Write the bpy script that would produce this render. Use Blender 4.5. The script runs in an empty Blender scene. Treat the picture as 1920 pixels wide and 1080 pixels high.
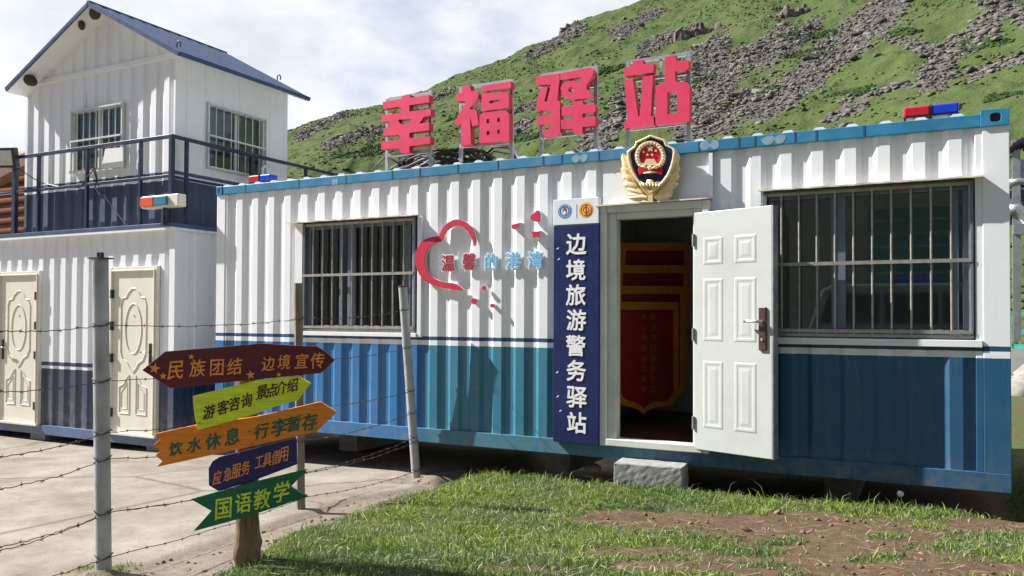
import bpy, math, random
import numpy as np
from mathutils import Vector, Matrix
from mathutils.geometry import tessellate_polygon
random.seed(7); rng = np.random.default_rng(7)
S = bpy.context.scene
COL = S.collection
R = math.radians

# ---------------------------------------------------------------- camera, sky, sun, exposure
YAW, PITCH, ROLL = -0.47918, 0.0186, 0.00428
CAM = np.array([7.06025, -6.51515, 1.18311]); FPX = 1538.489; PY = 565.591
_f = np.array([math.sin(YAW)*math.cos(PITCH), math.cos(YAW)*math.cos(PITCH), math.sin(PITCH)])
_r = np.array([math.cos(YAW), -math.sin(YAW), 0.0]); _u = np.cross(_r, _f)
_c, _s = math.cos(ROLL), math.sin(ROLL)
_r, _u = _c*_r + _s*_u, _c*_u - _s*_r
cd = bpy.data.cameras.new('camera'); cam = bpy.data.objects.new('camera', cd); COL.objects.link(cam)
cam.matrix_world = Matrix(((_r[0], _u[0], -_f[0], CAM[0]), (_r[1], _u[1], -_f[1], CAM[1]), (_r[2], _u[2], -_f[2], CAM[2]), (0, 0, 0, 1)))
cd.sensor_width = 36; cd.lens = FPX/1920*36; cd.shift_y = (PY-540)/1920; cd.clip_end = 3000; cd.clip_start = 0.05
S.camera = cam
SUN = Vector((-3.8, -1.0, 3.3)).normalized()
EL = math.asin(SUN.z); AZ = math.atan2(SUN.x, SUN.y)
W = bpy.data.worlds.new('World'); S.world = W; W.use_nodes = True
nt = W.node_tree; nt.nodes.clear()
def nd(t, ty, **kw):
    n = t.nodes.new(ty)
    for k, v in kw.items():
        if k.startswith('i_'): n.inputs[k[2:].replace('_', ' ')].default_value = v
        else: setattr(n, k, v)
    return n
def mth(t, op, a, b=None, clamp=False):
    n = t.nodes.new('ShaderNodeMath'); n.operation = op; n.use_clamp = clamp
    for i, v in enumerate((a, b)):
        if v is None: continue
        if isinstance(v, (int, float)): n.inputs[i].default_value = v
        else: t.links.new(v, n.inputs[i])
    return n.outputs[0]
def mixc(t, fac, a, b, mode='MIX'):
    n = t.nodes.new('ShaderNodeMix'); n.data_type = 'RGBA'; n.blend_type = mode
    for i, v in ((0, fac), (6, a), (7, b)):
        if isinstance(v, (int, float)): n.inputs[i].default_value = v
        elif isinstance(v, tuple): n.inputs[i].default_value = (*v[:3], 1)
        else: t.links.new(v, n.inputs[i])
    return n.outputs[2]
def ramp(t, x, stops, interp='LINEAR'):
    n = t.nodes.new('ShaderNodeValToRGB'); cr = n.color_ramp; cr.interpolation = interp
    while len(cr.elements) < len(stops): cr.elements.new(0.5)
    for e, (p, c) in zip(cr.elements, stops):
        e.position = p; e.color = (c, c, c, 1) if isinstance(c, (int, float)) else (*c[:3], 1)
    t.links.new(x, n.inputs[0]); return n.outputs[0]
sky = nd(nt, 'ShaderNodeTexSky', sky_type='NISHITA', sun_disc=False, sun_elevation=EL, sun_rotation=AZ, altitude=2200, air_density=1.0, dust_density=1.5, ozone_density=1.0)
skyc = mixc(nt, 1.0, sky.outputs[0], (0.085, 0.085, 0.085), 'MULTIPLY')
tc = nd(nt, 'ShaderNodeTexCoord')
mp = nd(nt, 'ShaderNodeMapping'); mp.inputs['Scale'].default_value = (1.0, 1.0, 1.9); mp.inputs['Location'].default_value = (3.3, 1.2, .4)
nt.links.new(tc.outputs['Generated'], mp.inputs[0])
n1 = nd(nt, 'ShaderNodeTexNoise', i_Scale=2.6, i_Detail=9.0, i_Roughness=.55); nt.links.new(mp.outputs[0], n1.inputs['Vector'])
n2 = nd(nt, 'ShaderNodeTexNoise', i_Scale=5.0, i_Detail=6.0, i_Roughness=.6); nt.links.new(mp.outputs[0], n2.inputs['Vector'])
sx = nd(nt, 'ShaderNodeSeparateXYZ'); nt.links.new(tc.outputs['Generated'], sx.inputs[0])
cov = mth(nt, 'ADD', n1.outputs[0], mth(nt, 'MULTIPLY', sx.outputs[1], .10))      # the clouds gather over the hill, the sky behind the photographer is clearer
fac = ramp(nt, cov, [(.41, 0.0), (.59, 1.0)])
shade = ramp(nt, n2.outputs[0], [(.30, (.66, .69, .75)), (.52, (.84, .86, .90)), (.72, (.96, .96, .98))])
skyall = mixc(nt, mth(nt, 'MULTIPLY', fac, .93), mixc(nt, .45, skyc, (.56, .68, .90)), shade)
skyall = mixc(nt, 1.0, skyall, ramp(nt, mth(nt, 'ADD', mth(nt, 'MULTIPLY', sx.outputs[1], .5), .5), [(.18, (.40, .44, .52)), (.58, (1, 1, 1))]), 'MULTIPLY')     # clear deep sky behind the photographer, bright cloud ahead
bg = nd(nt, 'ShaderNodeBackground'); bg.inputs[1].default_value = 0.56
nt.links.new(skyall, bg.inputs[0])
wo = nd(nt, 'ShaderNodeOutputWorld'); nt.links.new(bg.outputs[0], wo.inputs[0])
sl = bpy.data.lights.new('sun', 'SUN'); sl.energy = 5.0; sl.angle = R(.5); sl.color = (1, .97, .92)
so = bpy.data.objects.new('sun', sl); COL.objects.link(so); so.rotation_euler = SUN.to_track_quat('Z', 'Y').to_euler(); so.location = (-20, -10, 30)
S.view_settings.view_transform = 'Standard'; S.view_settings.look = 'None'; S.view_settings.exposure = 1.06; S.view_settings.gamma = 1
S.render.engine = 'CYCLES'; S.cycles.max_bounces = 8; S.cycles.diffuse_bounces = 4; S.cycles.use_denoising = True

# ---------------------------------------------------------------- helpers
def ray(x, y): return _f + _r*(x-960)/FPX - _u*(y-PY)/FPX
def onY(x, y, Y=0.0):
    d = ray(x, y); return Vector(CAM + d*((Y-CAM[1])/d[1]))
def onX(x, y, X):
    d = ray(x, y); return Vector(CAM + d*((X-CAM[0])/d[0]))
def onZ(x, y, Z):
    d = ray(x, y); return Vector(CAM + d*((Z-CAM[2])/d[2]))
def onP(x, y, P, n):
    d = ray(x, y); return Vector(CAM + d*(float(np.dot(np.array(P)-CAM, n))/float(np.dot(d, n))))
def srgb(r, g, b):
    f = lambda c: (c/255/12.92) if c/255 <= .04045 else ((c/255+.055)/1.055)**2.4
    return (f(r), f(g), f(b))
ORG = {}
class MB:
    def __init__(s): s.v = []; s.f = []
    def add(s, vs, fs):
        o = len(s.v); s.v += [Vector(p) for p in vs]; s.f += [[i+o for i in q] for q in fs]; return s
    def hexa(s, p): return s.add(p, [(0, 3, 2, 1), (4, 5, 6, 7), (0, 1, 5, 4), (1, 2, 6, 5), (2, 3, 7, 6), (3, 0, 4, 7)])
    def box(s, x0, x1, y0, y1, z0, z1):
        return s.hexa([(x0, y0, z0), (x1, y0, z0), (x1, y1, z0), (x0, y1, z0), (x0, y0, z1), (x1, y0, z1), (x1, y1, z1), (x0, y1, z1)])
    def bar(s, a, b, w, h, up=(0, 0, 1)):
        a, b = Vector(a), Vector(b); d = (b-a).normalized(); up = Vector(up)
        if abs(d.dot(up)) > .95: up = Vector((0, 1, 0))
        sd = d.cross(up).normalized(); u2 = sd.cross(d)
        q = [sd*(-w/2)+u2*(-h/2), sd*(w/2)+u2*(-h/2), sd*(w/2)+u2*(h/2), sd*(-w/2)+u2*(h/2)]
        return s.hexa([a+k for k in q]+[b+k for k in q])
    def tube(s, pts, r, n=8, closed=False):
        pts = [Vector(p) for p in pts]; m = len(pts); rs = r if isinstance(r, (list, tuple)) else [r]*m
        vs = []; prev = None
        for i, p in enumerate(pts):
            if closed: d = (pts[(i+1) % m]-pts[i-1])
            else: d = pts[min(i+1, m-1)]-pts[max(i-1, 0)]
            d.normalize()
            if prev is None:
                ref = Vector((0, 0, 1)) if abs(d.z) < .9 else Vector((1, 0, 0)); a = d.cross(ref).normalized()
            else: a = (prev-d*prev.dot(d)).normalized()
            prev = a; b = d.cross(a)
            for k in range(n):
                t = 2*math.pi*k/n; vs.append(p+(a*math.cos(t)+b*math.sin(t))*rs[i])
        fs = []
        for i in range(m if closed else m-1):
            j = (i+1) % m
            for k in range(n): fs.append((i*n+k, i*n+(k+1) % n, j*n+(k+1) % n, j*n+k))
        if not closed: fs.append(tuple(range(n-1, -1, -1))); fs.append(tuple((m-1)*n+k for k in range(n)))
        return s.add(vs, fs)
    def prism(s, loops, d):
        """loops: outer loop then holes, lists of 3D points on a plane; d: depth vector away from the front"""
        d = Vector(d); L = [[Vector(p) for p in l] for l in loops]
        nrm = Vector((0, 0, 0))
        for a, b in zip(L[0], L[0][1:]+L[0][:1]): nrm += a.cross(b)
        if nrm.dot(d) > 0: L = [list(reversed(l)) for l in L]          # front faces away from d
        tri = tessellate_polygon(L); flat = [p for l in L for p in l]; n = len(flat)
        fs = []
        for t in tri:
            a, b, c = (flat[i] for i in t)
            if (b-a).cross(c-a).dot(d) > 0: t = (t[0], t[2], t[1])
            fs.append(tuple(t)); fs.append((t[0]+n, t[2]+n, t[1]+n))
        o = 0
        for li, l in enumerate(L):
            m = len(l); nn = Vector((0, 0, 0))
            for a, b in zip(l, l[1:]+l[:1]): nn += a.cross(b)
            ccw = nn.dot(d) < 0
            for i in range(m):
                a, b = o+i, o+(i+1) % m
                q = (b, a, a+n, b+n) if (ccw == (li == 0)) else (a, b, b+n, a+n)
                fs.append(q)
            o += m
        return s.add(flat+[p+d for p in flat], fs)
    def lathe(s, c, axis, prof, n=16):
        """prof: (r, h) along axis from c"""
        ax = Vector(axis).normalized(); ref = Vector((0, 0, 1)) if abs(ax.z) < .9 else Vector((1, 0, 0)); a = ax.cross(ref).normalized(); b = ax.cross(a)
        vs = []; m = len(prof); c = Vector(c)
        for r, h in prof:
            for k in range(n):
                t = 2*math.pi*k/n; vs.append(c+ax*h+(a*math.cos(t)+b*math.sin(t))*r)
        fs = [(i*n+k, i*n+(k+1) % n, (i+1)*n+(k+1) % n, (i+1)*n+k) for i in range(m-1) for k in range(n)]
        fs.append(tuple(range(n-1, -1, -1))); fs.append(tuple((m-1)*n+k for k in range(n)))
        return s.add(vs, fs)
    def build(s, name, mat, parent=None, smooth=False, bevel=0, origin=None, seg=2):
        org = ORG[parent.name] if parent is not None else (Vector(origin) if origin is not None else Vector((0, 0, 0)))
        me = bpy.data.meshes.new(name); me.from_pydata([p-org for p in s.v], [], s.f); me.validate()
        o = bpy.data.objects.new(name, me); COL.objects.link(o); ORG[o.name] = org
        for m in (mat if isinstance(mat, (list, tuple)) else [mat]): me.materials.append(m)
        if parent is not None: o.parent = parent
        else: o.location = org
        if smooth: me.polygons.foreach_set('use_smooth', [True]*len(me.polygons))
        if bevel:
            b = o.modifiers.new('bevel', 'BEVEL'); b.width = bevel; b.segments = seg; b.limit_method = 'ANGLE'; b.angle_limit = R(40); b.harden_normals = False
        return o
def tag(o, label=None, cat=None, group=None, kind=None):
    if label: o['label'] = label
    if cat: o['category'] = cat
    if group: o['group'] = group
    if kind: o['kind'] = kind
    return o
def thing(name, label, cat, loc=(0, 0, 0), group=None):
    o = bpy.data.objects.new(name, None); COL.objects.link(o); o.location = loc; o.empty_display_size = .2
    ORG[o.name] = Vector(loc); return tag(o, label, cat, group)
def dup(o, parent=None):
    c = o.copy(); COL.objects.link(c); ORG[c.name] = ORG[o.name]
    if parent is not None: c.parent = parent
    for ch in list(o.children): dup(ch, c)
    return c
def npmesh(name, V, F, mat, smooth=False, cols=None):
    """big mesh from arrays: V (n,3), F (m,k)"""
    me = bpy.data.meshes.new(name); k = F.shape[1]
    me.vertices.add(len(V)); me.vertices.foreach_set('co', V.astype(np.float32).ravel())
    me.loops.add(F.size); me.loops.foreach_set('vertex_index', F.astype(np.int32).ravel())
    me.polygons.add(len(F)); me.polygons.foreach_set('loop_start', np.arange(0, F.size, k, dtype=np.int32)); me.polygons.foreach_set('loop_total', np.full(len(F), k, np.int32))
    if smooth: me.polygons.foreach_set('use_smooth', np.ones(len(F), bool))
    me.update(); me.validate()
    for nm, arr in (cols or {}).items():
        if arr.ndim == 1:
            a = me.attributes.new(nm, 'FLOAT', 'POINT'); a.data.foreach_set('value', arr.astype(np.float32))
        else:
            a = me.attributes.new(nm, 'FLOAT_COLOR', 'POINT'); a.data.foreach_set('color', np.concatenate([arr, np.ones((len(arr), 1))], 1).astype(np.float32).ravel())
    me.materials.append(mat); o = bpy.data.objects.new(name, me); COL.objects.link(o); ORG[o.name] = Vector((0, 0, 0)); return o
def _hash(ix, iy, s):
    h = (ix*374761393 + iy*668265263 + s*974711) & 0xffffffff
    h = ((h ^ (h >> 13))*1274126177) & 0xffffffff
    return ((h ^ (h >> 16)) & 0xffff)/65535.0
def vnoise(x, y, s=0):
    x = np.asarray(x, float); y = np.asarray(y, float)
    ix = np.floor(x).astype(np.int64); iy = np.floor(y).astype(np.int64); fx = x-ix; fy = y-iy
    fx = fx*fx*(3-2*fx); fy = fy*fy*(3-2*fy)
    a = _hash(ix, iy, s); b = _hash(ix+1, iy, s); c = _hash(ix, iy+1, s); d = _hash(ix+1, iy+1, s)
    return (a*(1-fx)+b*fx)*(1-fy)+(c*(1-fx)+d*fx)*fy
def fbm(x, y, o=4, s=0):
    t = 0; a = .5; n = 0
    for i in range(o):
        t = t+a*vnoise(x*2**i, y*2**i, s+i*17); n += a; a *= .5
    return t/n
def sstep(a, b, x):
    t = np.clip((np.asarray(x, float)-a)/(b-a), 0, 1); return t*t*(3-2*t)

# ---------------------------------------------------------------- materials
def newmat(name):
    m = bpy.data.materials.new(name); m.use_nodes = True; t = m.node_tree; t.nodes.clear()
    p = nd(t, 'ShaderNodeBsdfPrincipled'); o = nd(t, 'ShaderNodeOutputMaterial'); t.links.new(p.outputs[0], o.inputs[0]); return m, t, p
def objc(t): return nd(t, 'ShaderNodeTexCoord').outputs['Object']
def noise(t, vec, scale, detail=5, rough=.6, sc=None):
    if sc:
        m = nd(t, 'ShaderNodeMapping'); m.inputs['Scale'].default_value = sc; t.links.new(vec, m.inputs[0]); vec = m.outputs[0]
    n = nd(t, 'ShaderNodeTexNoise', i_Scale=scale, i_Detail=float(detail), i_Roughness=rough); t.links.new(vec, n.inputs['Vector']); return n.outputs[0]
def setb(t, p, h, strength=.3, dist=.01):
    b = nd(t, 'ShaderNodeBump'); b.inputs['Strength'].default_value = strength; b.inputs['Distance'].default_value = dist
    t.links.new(h, b.inputs['Height']); t.links.new(b.outputs[0], p.inputs['Normal'])
def seti(t, p, nm, v):
    if isinstance(v, (int, float)): p.inputs[nm].default_value = v
    elif isinstance(v, tuple): p.inputs[nm].default_value = (*v[:3], 1)
    else: t.links.new(v, p.inputs[nm])
def mat(name, col, rough=.5, metal=0.0, var=.12, vs=6.0, bump=0.0, bs=60.0, dirt=None, dirta=.0, spec=.5, sc=None):
    m, t, p = newmat(name); v = objc(t)
    c = mixc(t, ramp(t, noise(t, v, vs, 6, sc=sc), [(.3, 0.0), (.7, 1.0)]), tuple(k*(1-var) for k in col), tuple(min(1, k*(1+var)) for k in col))
    if dirt: c = mixc(t, ramp(t, noise(t, v, vs*.7, 8, .7), [(.52, 0.0), (.75, dirta)]), c, dirt)
    seti(t, p, 'Base Color', c); seti(t, p, 'Metallic', metal); seti(t, p, 'Specular IOR Level', spec)
    seti(t, p, 'Roughness', mth(t, 'ADD', mth(t, 'MULTIPLY', noise(t, v, vs*2, 4), .2), rough-.1))
    if bump: setb(t, p, noise(t, v, bs, 5), bump, .004)
    return m
def banded(name, bands, z0, z1, rough=.44, dirt=(.34, .33, .31), xsplit=None, blot=None, spec=.55, xs2=None):
    """paint in horizontal bands by height; faint dust, streaks and scuffs with shapes of their own"""
    m, t, p = newmat(name); v = objc(t); s = nd(t, 'ShaderNodeSeparateXYZ'); t.links.new(v, s.inputs[0])
    zz = mth(t, 'ADD', s.outputs[2], mth(t, 'MULTIPLY', mth(t, 'SUBTRACT', noise(t, v, 14, 3), .5), .006))
    k = mth(t, 'DIVIDE', mth(t, 'SUBTRACT', zz, z0), z1-z0)
    c = ramp(t, k, [((z-z0)/(z1-z0), q) for z, q in bands], 'CONSTANT')
    if xsplit:
        xs, bb = xsplit
        c2 = ramp(t, k, [((z-z0)/(z1-z0), q) for z, q in bb], 'CONSTANT')
        c = mixc(t, mth(t, 'GREATER_THAN', s.outputs[0], xs), c, c2)
    if xs2:
        c3 = ramp(t, k, [((z-z0)/(z1-z0), q) for z, q in xs2[1]], 'CONSTANT'); c = mixc(t, mth(t, 'GREATER_THAN', s.outputs[0], xs2[0]), c, c3)
    st = noise(t, v, 3.0, 7, .65, sc=(6, 6, .5)); bl = noise(t, v, 1.6, 6, .6)
    c = mixc(t, ramp(t, st, [(.52, 0.0), (.8, .14)]), c, dirt)
    c = mixc(t, ramp(t, bl, [(.5, 0.0), (.85, .10)]), c, dirt)
    mud = mth(t, 'MULTIPLY', ramp(t, mth(t, 'ADD', s.outputs[2], mth(t, 'MULTIPLY', bl, .35)), [(.12, .55), (.42, 0.0)]), ramp(t, noise(t, v, 9, 6, .7), [(.40, 0.0), (.66, 1.0)]))
    c = mixc(t, mud, c, (.25, .21, .16))
    rs = mth(t, 'MULTIPLY', ramp(t, noise(t, v, 4.0, 4, .5, sc=(5, 5, .35)), [(.66, 0.0), (.74, .55)]), ramp(t, noise(t, v, 1.3, 3), [(.5, 0.0), (.62, 1.0)]))
    c = mixc(t, rs, c, (.34, .19, .09))
    sp = noise(t, v, 22, 3, .5)
    c = mixc(t, ramp(t, sp, [(.735, 0.0), (.75, .5)]), c, (.33, .24, .16))
    seti(t, p, 'Base Color', c); seti(t, p, 'Specular IOR Level', spec)
    seti(t, p, 'Roughness', mth(t, 'ADD', mth(t, 'MULTIPLY', bl, .25), rough-.1))
    setb(t, p, noise(t, v, 5, 4), .12, .01)
    return m
WHT = (.79, .805, .83); NAVY = (.012, .032, .085); BLUE = (.023, .145, .345); TEAL = (.026, .170, .255); DEEP = (.010, .082, .175); STRIPE = (.012, .06, .12)
M = {}
M['main'] = banded('container paint', [(-.2, BLUE), (.912, WHT), (.951, (.015, .07, .19)), (.985, WHT)], -.2, 2.8, xsplit=(2.73, [(-.2, TEAL), (.912, WHT), (.951, STRIPE), (.985, WHT)]), xs2=(5.0, [(-.2, DEEP), (.912, WHT), (.951, STRIPE), (.985, WHT)]))
M['rail'] = mat('rail blue paint', (.030, .20, .36), .4, var=.18, vs=3, dirt=(.25, .3, .34), dirta=.35)
M['seam_shadow'] = mat('joint and shadow paint', (.014, .095, .20), .5, var=.2)
M['patch'] = mat('bare paint patch', (.22, .34, .43), .5, var=.15, vs=30)
M['white'] = mat('white paint', (.79, .805, .82), .42, var=.04, vs=4, dirt=(.42, .38, .3), dirta=.25)
M['low'] = banded('guard house paint', [(-.5, NAVY), (.503, WHT), (.537, NAVY), (.578, WHT)], -.5, 2.6, rough=.48, spec=1.0)
M['tower'] = banded('cabin paint', [(1.9, NAVY), (2.765, WHT), (2.812, NAVY), (2.858, WHT)], 1.9, 5.6, rough=.48, spec=1.0)
M['navy'] = mat('navy steel paint', (.014, .020, .055), .38, var=.3, vs=8, dirt=(.12, .12, .14), dirta=.4)
M['roofblue'] = mat('blue roof sheet', (.022, .048, .125), .36, var=.2, vs=3, dirt=(.10, .12, .16), dirta=.3)
M['cream'] = mat('cream door enamel', (.74, .70, .60), .4, var=.05, vs=3, dirt=(.5, .42, .3), dirta=.2)
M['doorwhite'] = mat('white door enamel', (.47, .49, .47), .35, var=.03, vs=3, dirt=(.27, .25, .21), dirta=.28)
M['jamb'] = mat('door frame enamel', (.62, .63, .58), .4, var=.06, vs=5, dirt=(.3, .26, .2), dirta=.3)
M['grille'] = mat('worn steel grille', (.42, .40, .36), .4, .55, var=.2, vs=20, dirt=(.20, .12, .07), dirta=.5)
M['rusty'] = mat('rust edged tin', (.70, .66, .58), .5, var=.15, vs=8, dirt=(.34, .14, .05), dirta=.9)
M['alu'] = mat('dark window frame', (.15, .18, .23), .4, .2, var=.1)
M['aluw'] = mat('pale window frame', (.62, .64, .62), .4, .1, var=.1)
M['steel'] = mat('galvanised steel', (.42, .43, .44), .42, .7, var=.18, vs=12, dirt=(.2, .19, .18), dirta=.4)
M['black'] = mat('black rubber', (.012, .012, .013), .5, var=.3, vs=20)
M['dark'] = mat('dark metal', (.03, .03, .033), .4, .3, var=.2)
M['chrome'] = mat('polished handle', (.7, .68, .66), .2, 1.0, var=.05)
M['plum'] = mat('brown lock plate', (.10, .055, .05), .32, .5, var=.15)
M['interior'] = mat('interior wall', (.58, .59, .61), .7, var=.08)
M['floor'] = mat('interior floor', (.11, .045, .035), .4, var=.2, vs=5)
M['redletter'] = mat('red acrylic', (.78, .045, .125), .42, var=.05, vs=5, bump=.25, bs=6)
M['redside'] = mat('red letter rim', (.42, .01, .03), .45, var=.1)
M['heart'] = mat('red foam board', (.56, .010, .050), .5, var=.06, vs=10)
M['hredgl'] = mat('deep red lettering', (.40, .010, .045), .45, var=.05)
M['skyblue'] = mat('light blue lettering', (.20, .52, .78), .45, var=.05)
M['whiteplate'] = mat('white acrylic', (.82, .82, .82), .4, var=.03)
M['signblue'] = mat('sign board blue', (.006, .014, .090), .36, var=.12, vs=3, dirt=(.06, .08, .16), dirta=.35)
M['signwhite'] = mat('sign board white', (.74, .77, .80), .4, var=.03)
M['gold'] = mat('gold emblem', (.78, .58, .28), .36, .30, var=.14, vs=14)
M['goldpale'] = mat('pale gold emblem', (.86, .70, .42), .34, .25, var=.12, vs=20)
M['emnavy'] = mat('emblem navy', (.014, .022, .105), .3, var=.1)
M['emred'] = mat('emblem red', (.62, .008, .02), .35, var=.1)
M['logoblue'] = mat('logo blue', (.03, .17, .42), .4, var=.05); M['logopale'] = mat('logo pale', (.5, .66, .78), .4, var=.05)
M['logogold'] = mat('logo gold', (.72, .42, .06), .4, var=.05); M['logoyel'] = mat('logo yellow', (.82, .62, .10), .4, var=.05); M['logored'] = mat('logo red', (.5, .03, .02), .4, var=.05)
M['lensred'] = mat('red lens', (.55, .012, .03), .22, var=.2, vs=30); M['lensblue'] = mat('blue lens', (.012, .05, .55), .22, var=.2, vs=30)
M['lensor'] = mat('faded red lens', (.75, .10, .06), .3, var=.1); M['lensteal'] = mat('faded blue lens', (.05, .22, .33), .3, var=.1)
M['velvet'] = mat('red velvet', (.34, .010, .010), .8, var=.15, vs=8); M['fringe'] = mat('gold fringe', (.72, .28, .025), .6, var=.35, vs=60, bump=.6, bs=90)
M['gilt'] = mat('gilt lettering', (.34, .17, .045), .5, var=.1)
def wood(name, col, rough=.75, sc=(8, 8, .6), vs=6, var=.45, bump=.5):
    m, t, p = newmat(name); v = objc(t); g = noise(t, v, vs, 7, .65, sc=sc); k = noise(t, v, 3, 4)
    c = mixc(t, ramp(t, g, [(.3, 0.0), (.7, 1.0)]), tuple(q*(1-var) for q in col), tuple(min(1, q*(1+var)) for q in col))
    c = mixc(t, ramp(t, k, [(.55, 0.0), (.8, .6)]), c, tuple(q*.35 for q in col))
    seti(t, p, 'Base Color', c); seti(t, p, 'Roughness', rough); setb(t, p, g, bump, .01); return m
M['trunk'] = wood('peeled log', (.185, .110, .062), var=.62, bump=.9)
M['greywood'] = wood('grey weathered wood', (.20, .165, .13), var=.4)
M['logwall'] = wood('brown log wall', (.16, .052, .022), sc=(.6, 8, 8), var=.35); M['logroof'] = wood('brown roof board', (.17, .085, .055), sc=(1, 6, 6))
def board(name, col):
    m, t, p = newmat(name); v = objc(t); g = noise(t, v, 5, 7, .65, sc=(1.2, 1.2, 14)); k = noise(t, v, 9, 6, .7)
    c = mixc(t, ramp(t, g, [(.35, 0.0), (.72, 1.0)]), tuple(q*.72 for q in col), tuple(min(1, q*1.18) for q in col))
    c = mixc(t, ramp(t, k, [(.60, 0.0), (.74, .55)]), c, tuple(q*.45+.02 for q in col))
    c = mixc(t, ramp(t, noise(t, v, 16, 6, .7, sc=(1, 1, 2.5)), [(.655, 0.0), (.67, .8)]), c, (.26, .19, .12))
    seti(t, p, 'Base Color', c); seti(t, p, 'Roughness', .55); setb(t, p, g, .6, .006); return m
M['b_red'] = board('maroon board paint', (.125, .006, .010)); M['b_yel'] = board('lime board paint', (.76, .86, .03)); M['b_org'] = board('orange board paint', (.92, .25, .012))
M['b_blu'] = board('indigo board paint', (.022, .014, .125)); M['b_grn'] = board('green board paint', (.006, .14, .065))
M['p_org'] = mat('orange lettering', (.95, .30, .07), .6, var=.25, vs=40); M['p_dk'] = mat('dark maroon lettering', (.05, .008, .010), .6, var=.3, vs=40)
M['p_grn'] = mat('green lettering', (.008, .12, .065), .6, var=.3, vs=40); M['p_lime'] = mat('lime lettering', (.62, .72, .06), .6, var=.2, vs=40)
M['fpost'] = mat('whitewashed pipe', (.36, .37, .38), .55, .1, var=.22, vs=9, dirt=(.15, .14, .13), dirta=.55, bump=.3, bs=40, sc=(1, 1, .5))
M['wire'] = mat('rusty wire', (.10, .085, .075), .5, .6, var=.3, vs=30)
M['nest'] = mat('mud', (.075, .050, .035), .95, var=.4, vs=40, bump=1.0, bs=60)
M['concrete'] = mat('concrete block', (.29, .285, .275), .9, var=.22, vs=14, dirt=(.18, .17, .155), dirta=.5, bump=.5, bs=90)
M['rock'] = mat('grey rock', (.24, .22, .20), .9, var=.4, vs=5, bump=1.0, bs=12)
M['stone'] = mat('dark stone', (.11, .10, .09), .9, var=.4, vs=12, bump=.8, bs=30)
M['outcrop'] = mat('outcrop rock', (.150, .122, .100), .92, var=.6, vs=1.6, bump=1.0, bs=2.5)
M['turq'] = mat('turquoise paint', (.10, .52, .46), .45, var=.1)
M['cwall'] = mat('concrete wall', (.42, .41, .38), .9, var=.15, vs=3, bump=.4, bs=30)
def glass():
    m = bpy.data.materials.new('window glass'); m.use_nodes = True; t = m.node_tree; t.nodes.clear()
    fr = nd(t, 'ShaderNodeFresnel', i_IOR=1.8); tr = nd(t, 'ShaderNodeBsdfTransparent'); tr.inputs[0].default_value = (.55, .66, .66, 1)
    gl = nd(t, 'ShaderNodeBsdfGlossy', i_Roughness=.015); gl.inputs[0].default_value = (.95, .97, 1, 1)
    mx = nd(t, 'ShaderNodeMixShader'); o = nd(t, 'ShaderNodeOutputMaterial')
    t.links.new(fr.outputs[0], mx.inputs[0]); t.links.new(tr.outputs[0], mx.inputs[1]); t.links.new(gl.outputs[0], mx.inputs[2]); t.links.new(mx.outputs[0], o.inputs[0]); return m
M['glass'] = glass()

# ---------------------------------------------------------------- ground: concrete apron, dirt, grass bank, one sheet
GZ0 = -.15
def patch(cx, cy, rx, ry):
    c = onZ(cx, cy, GZ0); a = onZ(cx+rx, cy, GZ0)-c; b = onZ(cx, cy-ry, GZ0)-c
    return (c.x, c.y, a.x, a.y, b.x, b.y)
PATCH = [patch(*q) for q in ((1215, 968, 150, 17), (1470, 985, 190, 27), (1570, 1040, 300, 34), (1560, 1012, 250, 48), (1180, 1030, 90, 9), (1860, 992, 120, 16), (1250, 1062, 110, 16), (1750, 1075, 260, 16), (1440, 1062, 130, 14), (1000, 1078, 100, 8))]
CLUMP = [patch(*q) for q in ((1390, 1030, 70, 10), (1470, 1012, 55, 6), (1660, 1012, 45, 6), (1640, 1052, 60, 8), (1870, 1030, 130, 18), (1320, 1015, 60, 9), (1440, 1060, 60, 8), (1740, 995, 40, 5))]
def inel(x, y, e):
    cx, cy, ax, ay, bx, by = e; det = ax*by-ay*bx
    u = ((x-cx)*by-(y-cy)*bx)/det; w = (ax*(y-cy)-ay*(x-cx))/det
    return np.sqrt(u*u+w*w)
def edge_x(y):
    y = np.asarray(y, float)
    return np.interp(y, [-9, -4.6, -3.4, -3.0, -2.5, -1.9, -1.2, -.5, .2, 1.5], [3.7, 3.75, 3.62, 3.52, 3.34, 3.28, 3.30, 3.36, 3.55, 4.4]) + .16*(fbm(y*2.1+9, y*0+3, 3, 5)-.5)
def grass_mask(x, y):
    x = np.asarray(x, float); y = np.asarray(y, float)
    g = sstep(-.05, .10, x-edge_x(y)+.14*(fbm(x*5, y*5, 3, 8)-.5))
    n = fbm(x*3.2, y*3.2, 4, 21)-.5; n2 = fbm(x*11, y*11, 3, 33)-.5
    b = np.zeros_like(g)
    for e in PATCH: b = np.maximum(b, 1-sstep(.72, 1.12, inel(x, y, e)+n*1.0+n2*.5))
    for e in CLUMP: b = b*(sstep(.6, 1.15, inel(x, y, e)+n*.9+n2*.6))
    g = g*(1-b)*(1-.75*sstep(.10, .30, n+n2*.4)*sstep(5.2, 6.4, x))
    under = sstep(-.34, -.16, y+.25*n-.12*sstep(4.4, 5.6, x))*(1-sstep(7.45, 7.7, x))*(1-sstep(2.6, 3.0, y))
    weeds = (1-sstep(.10, .24, np.hypot((x-2.93)/1.5, y+3.45)))*.8
    return np.maximum(g*(1-under), weeds*sstep(-.2, .2, n2+.1))
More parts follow.
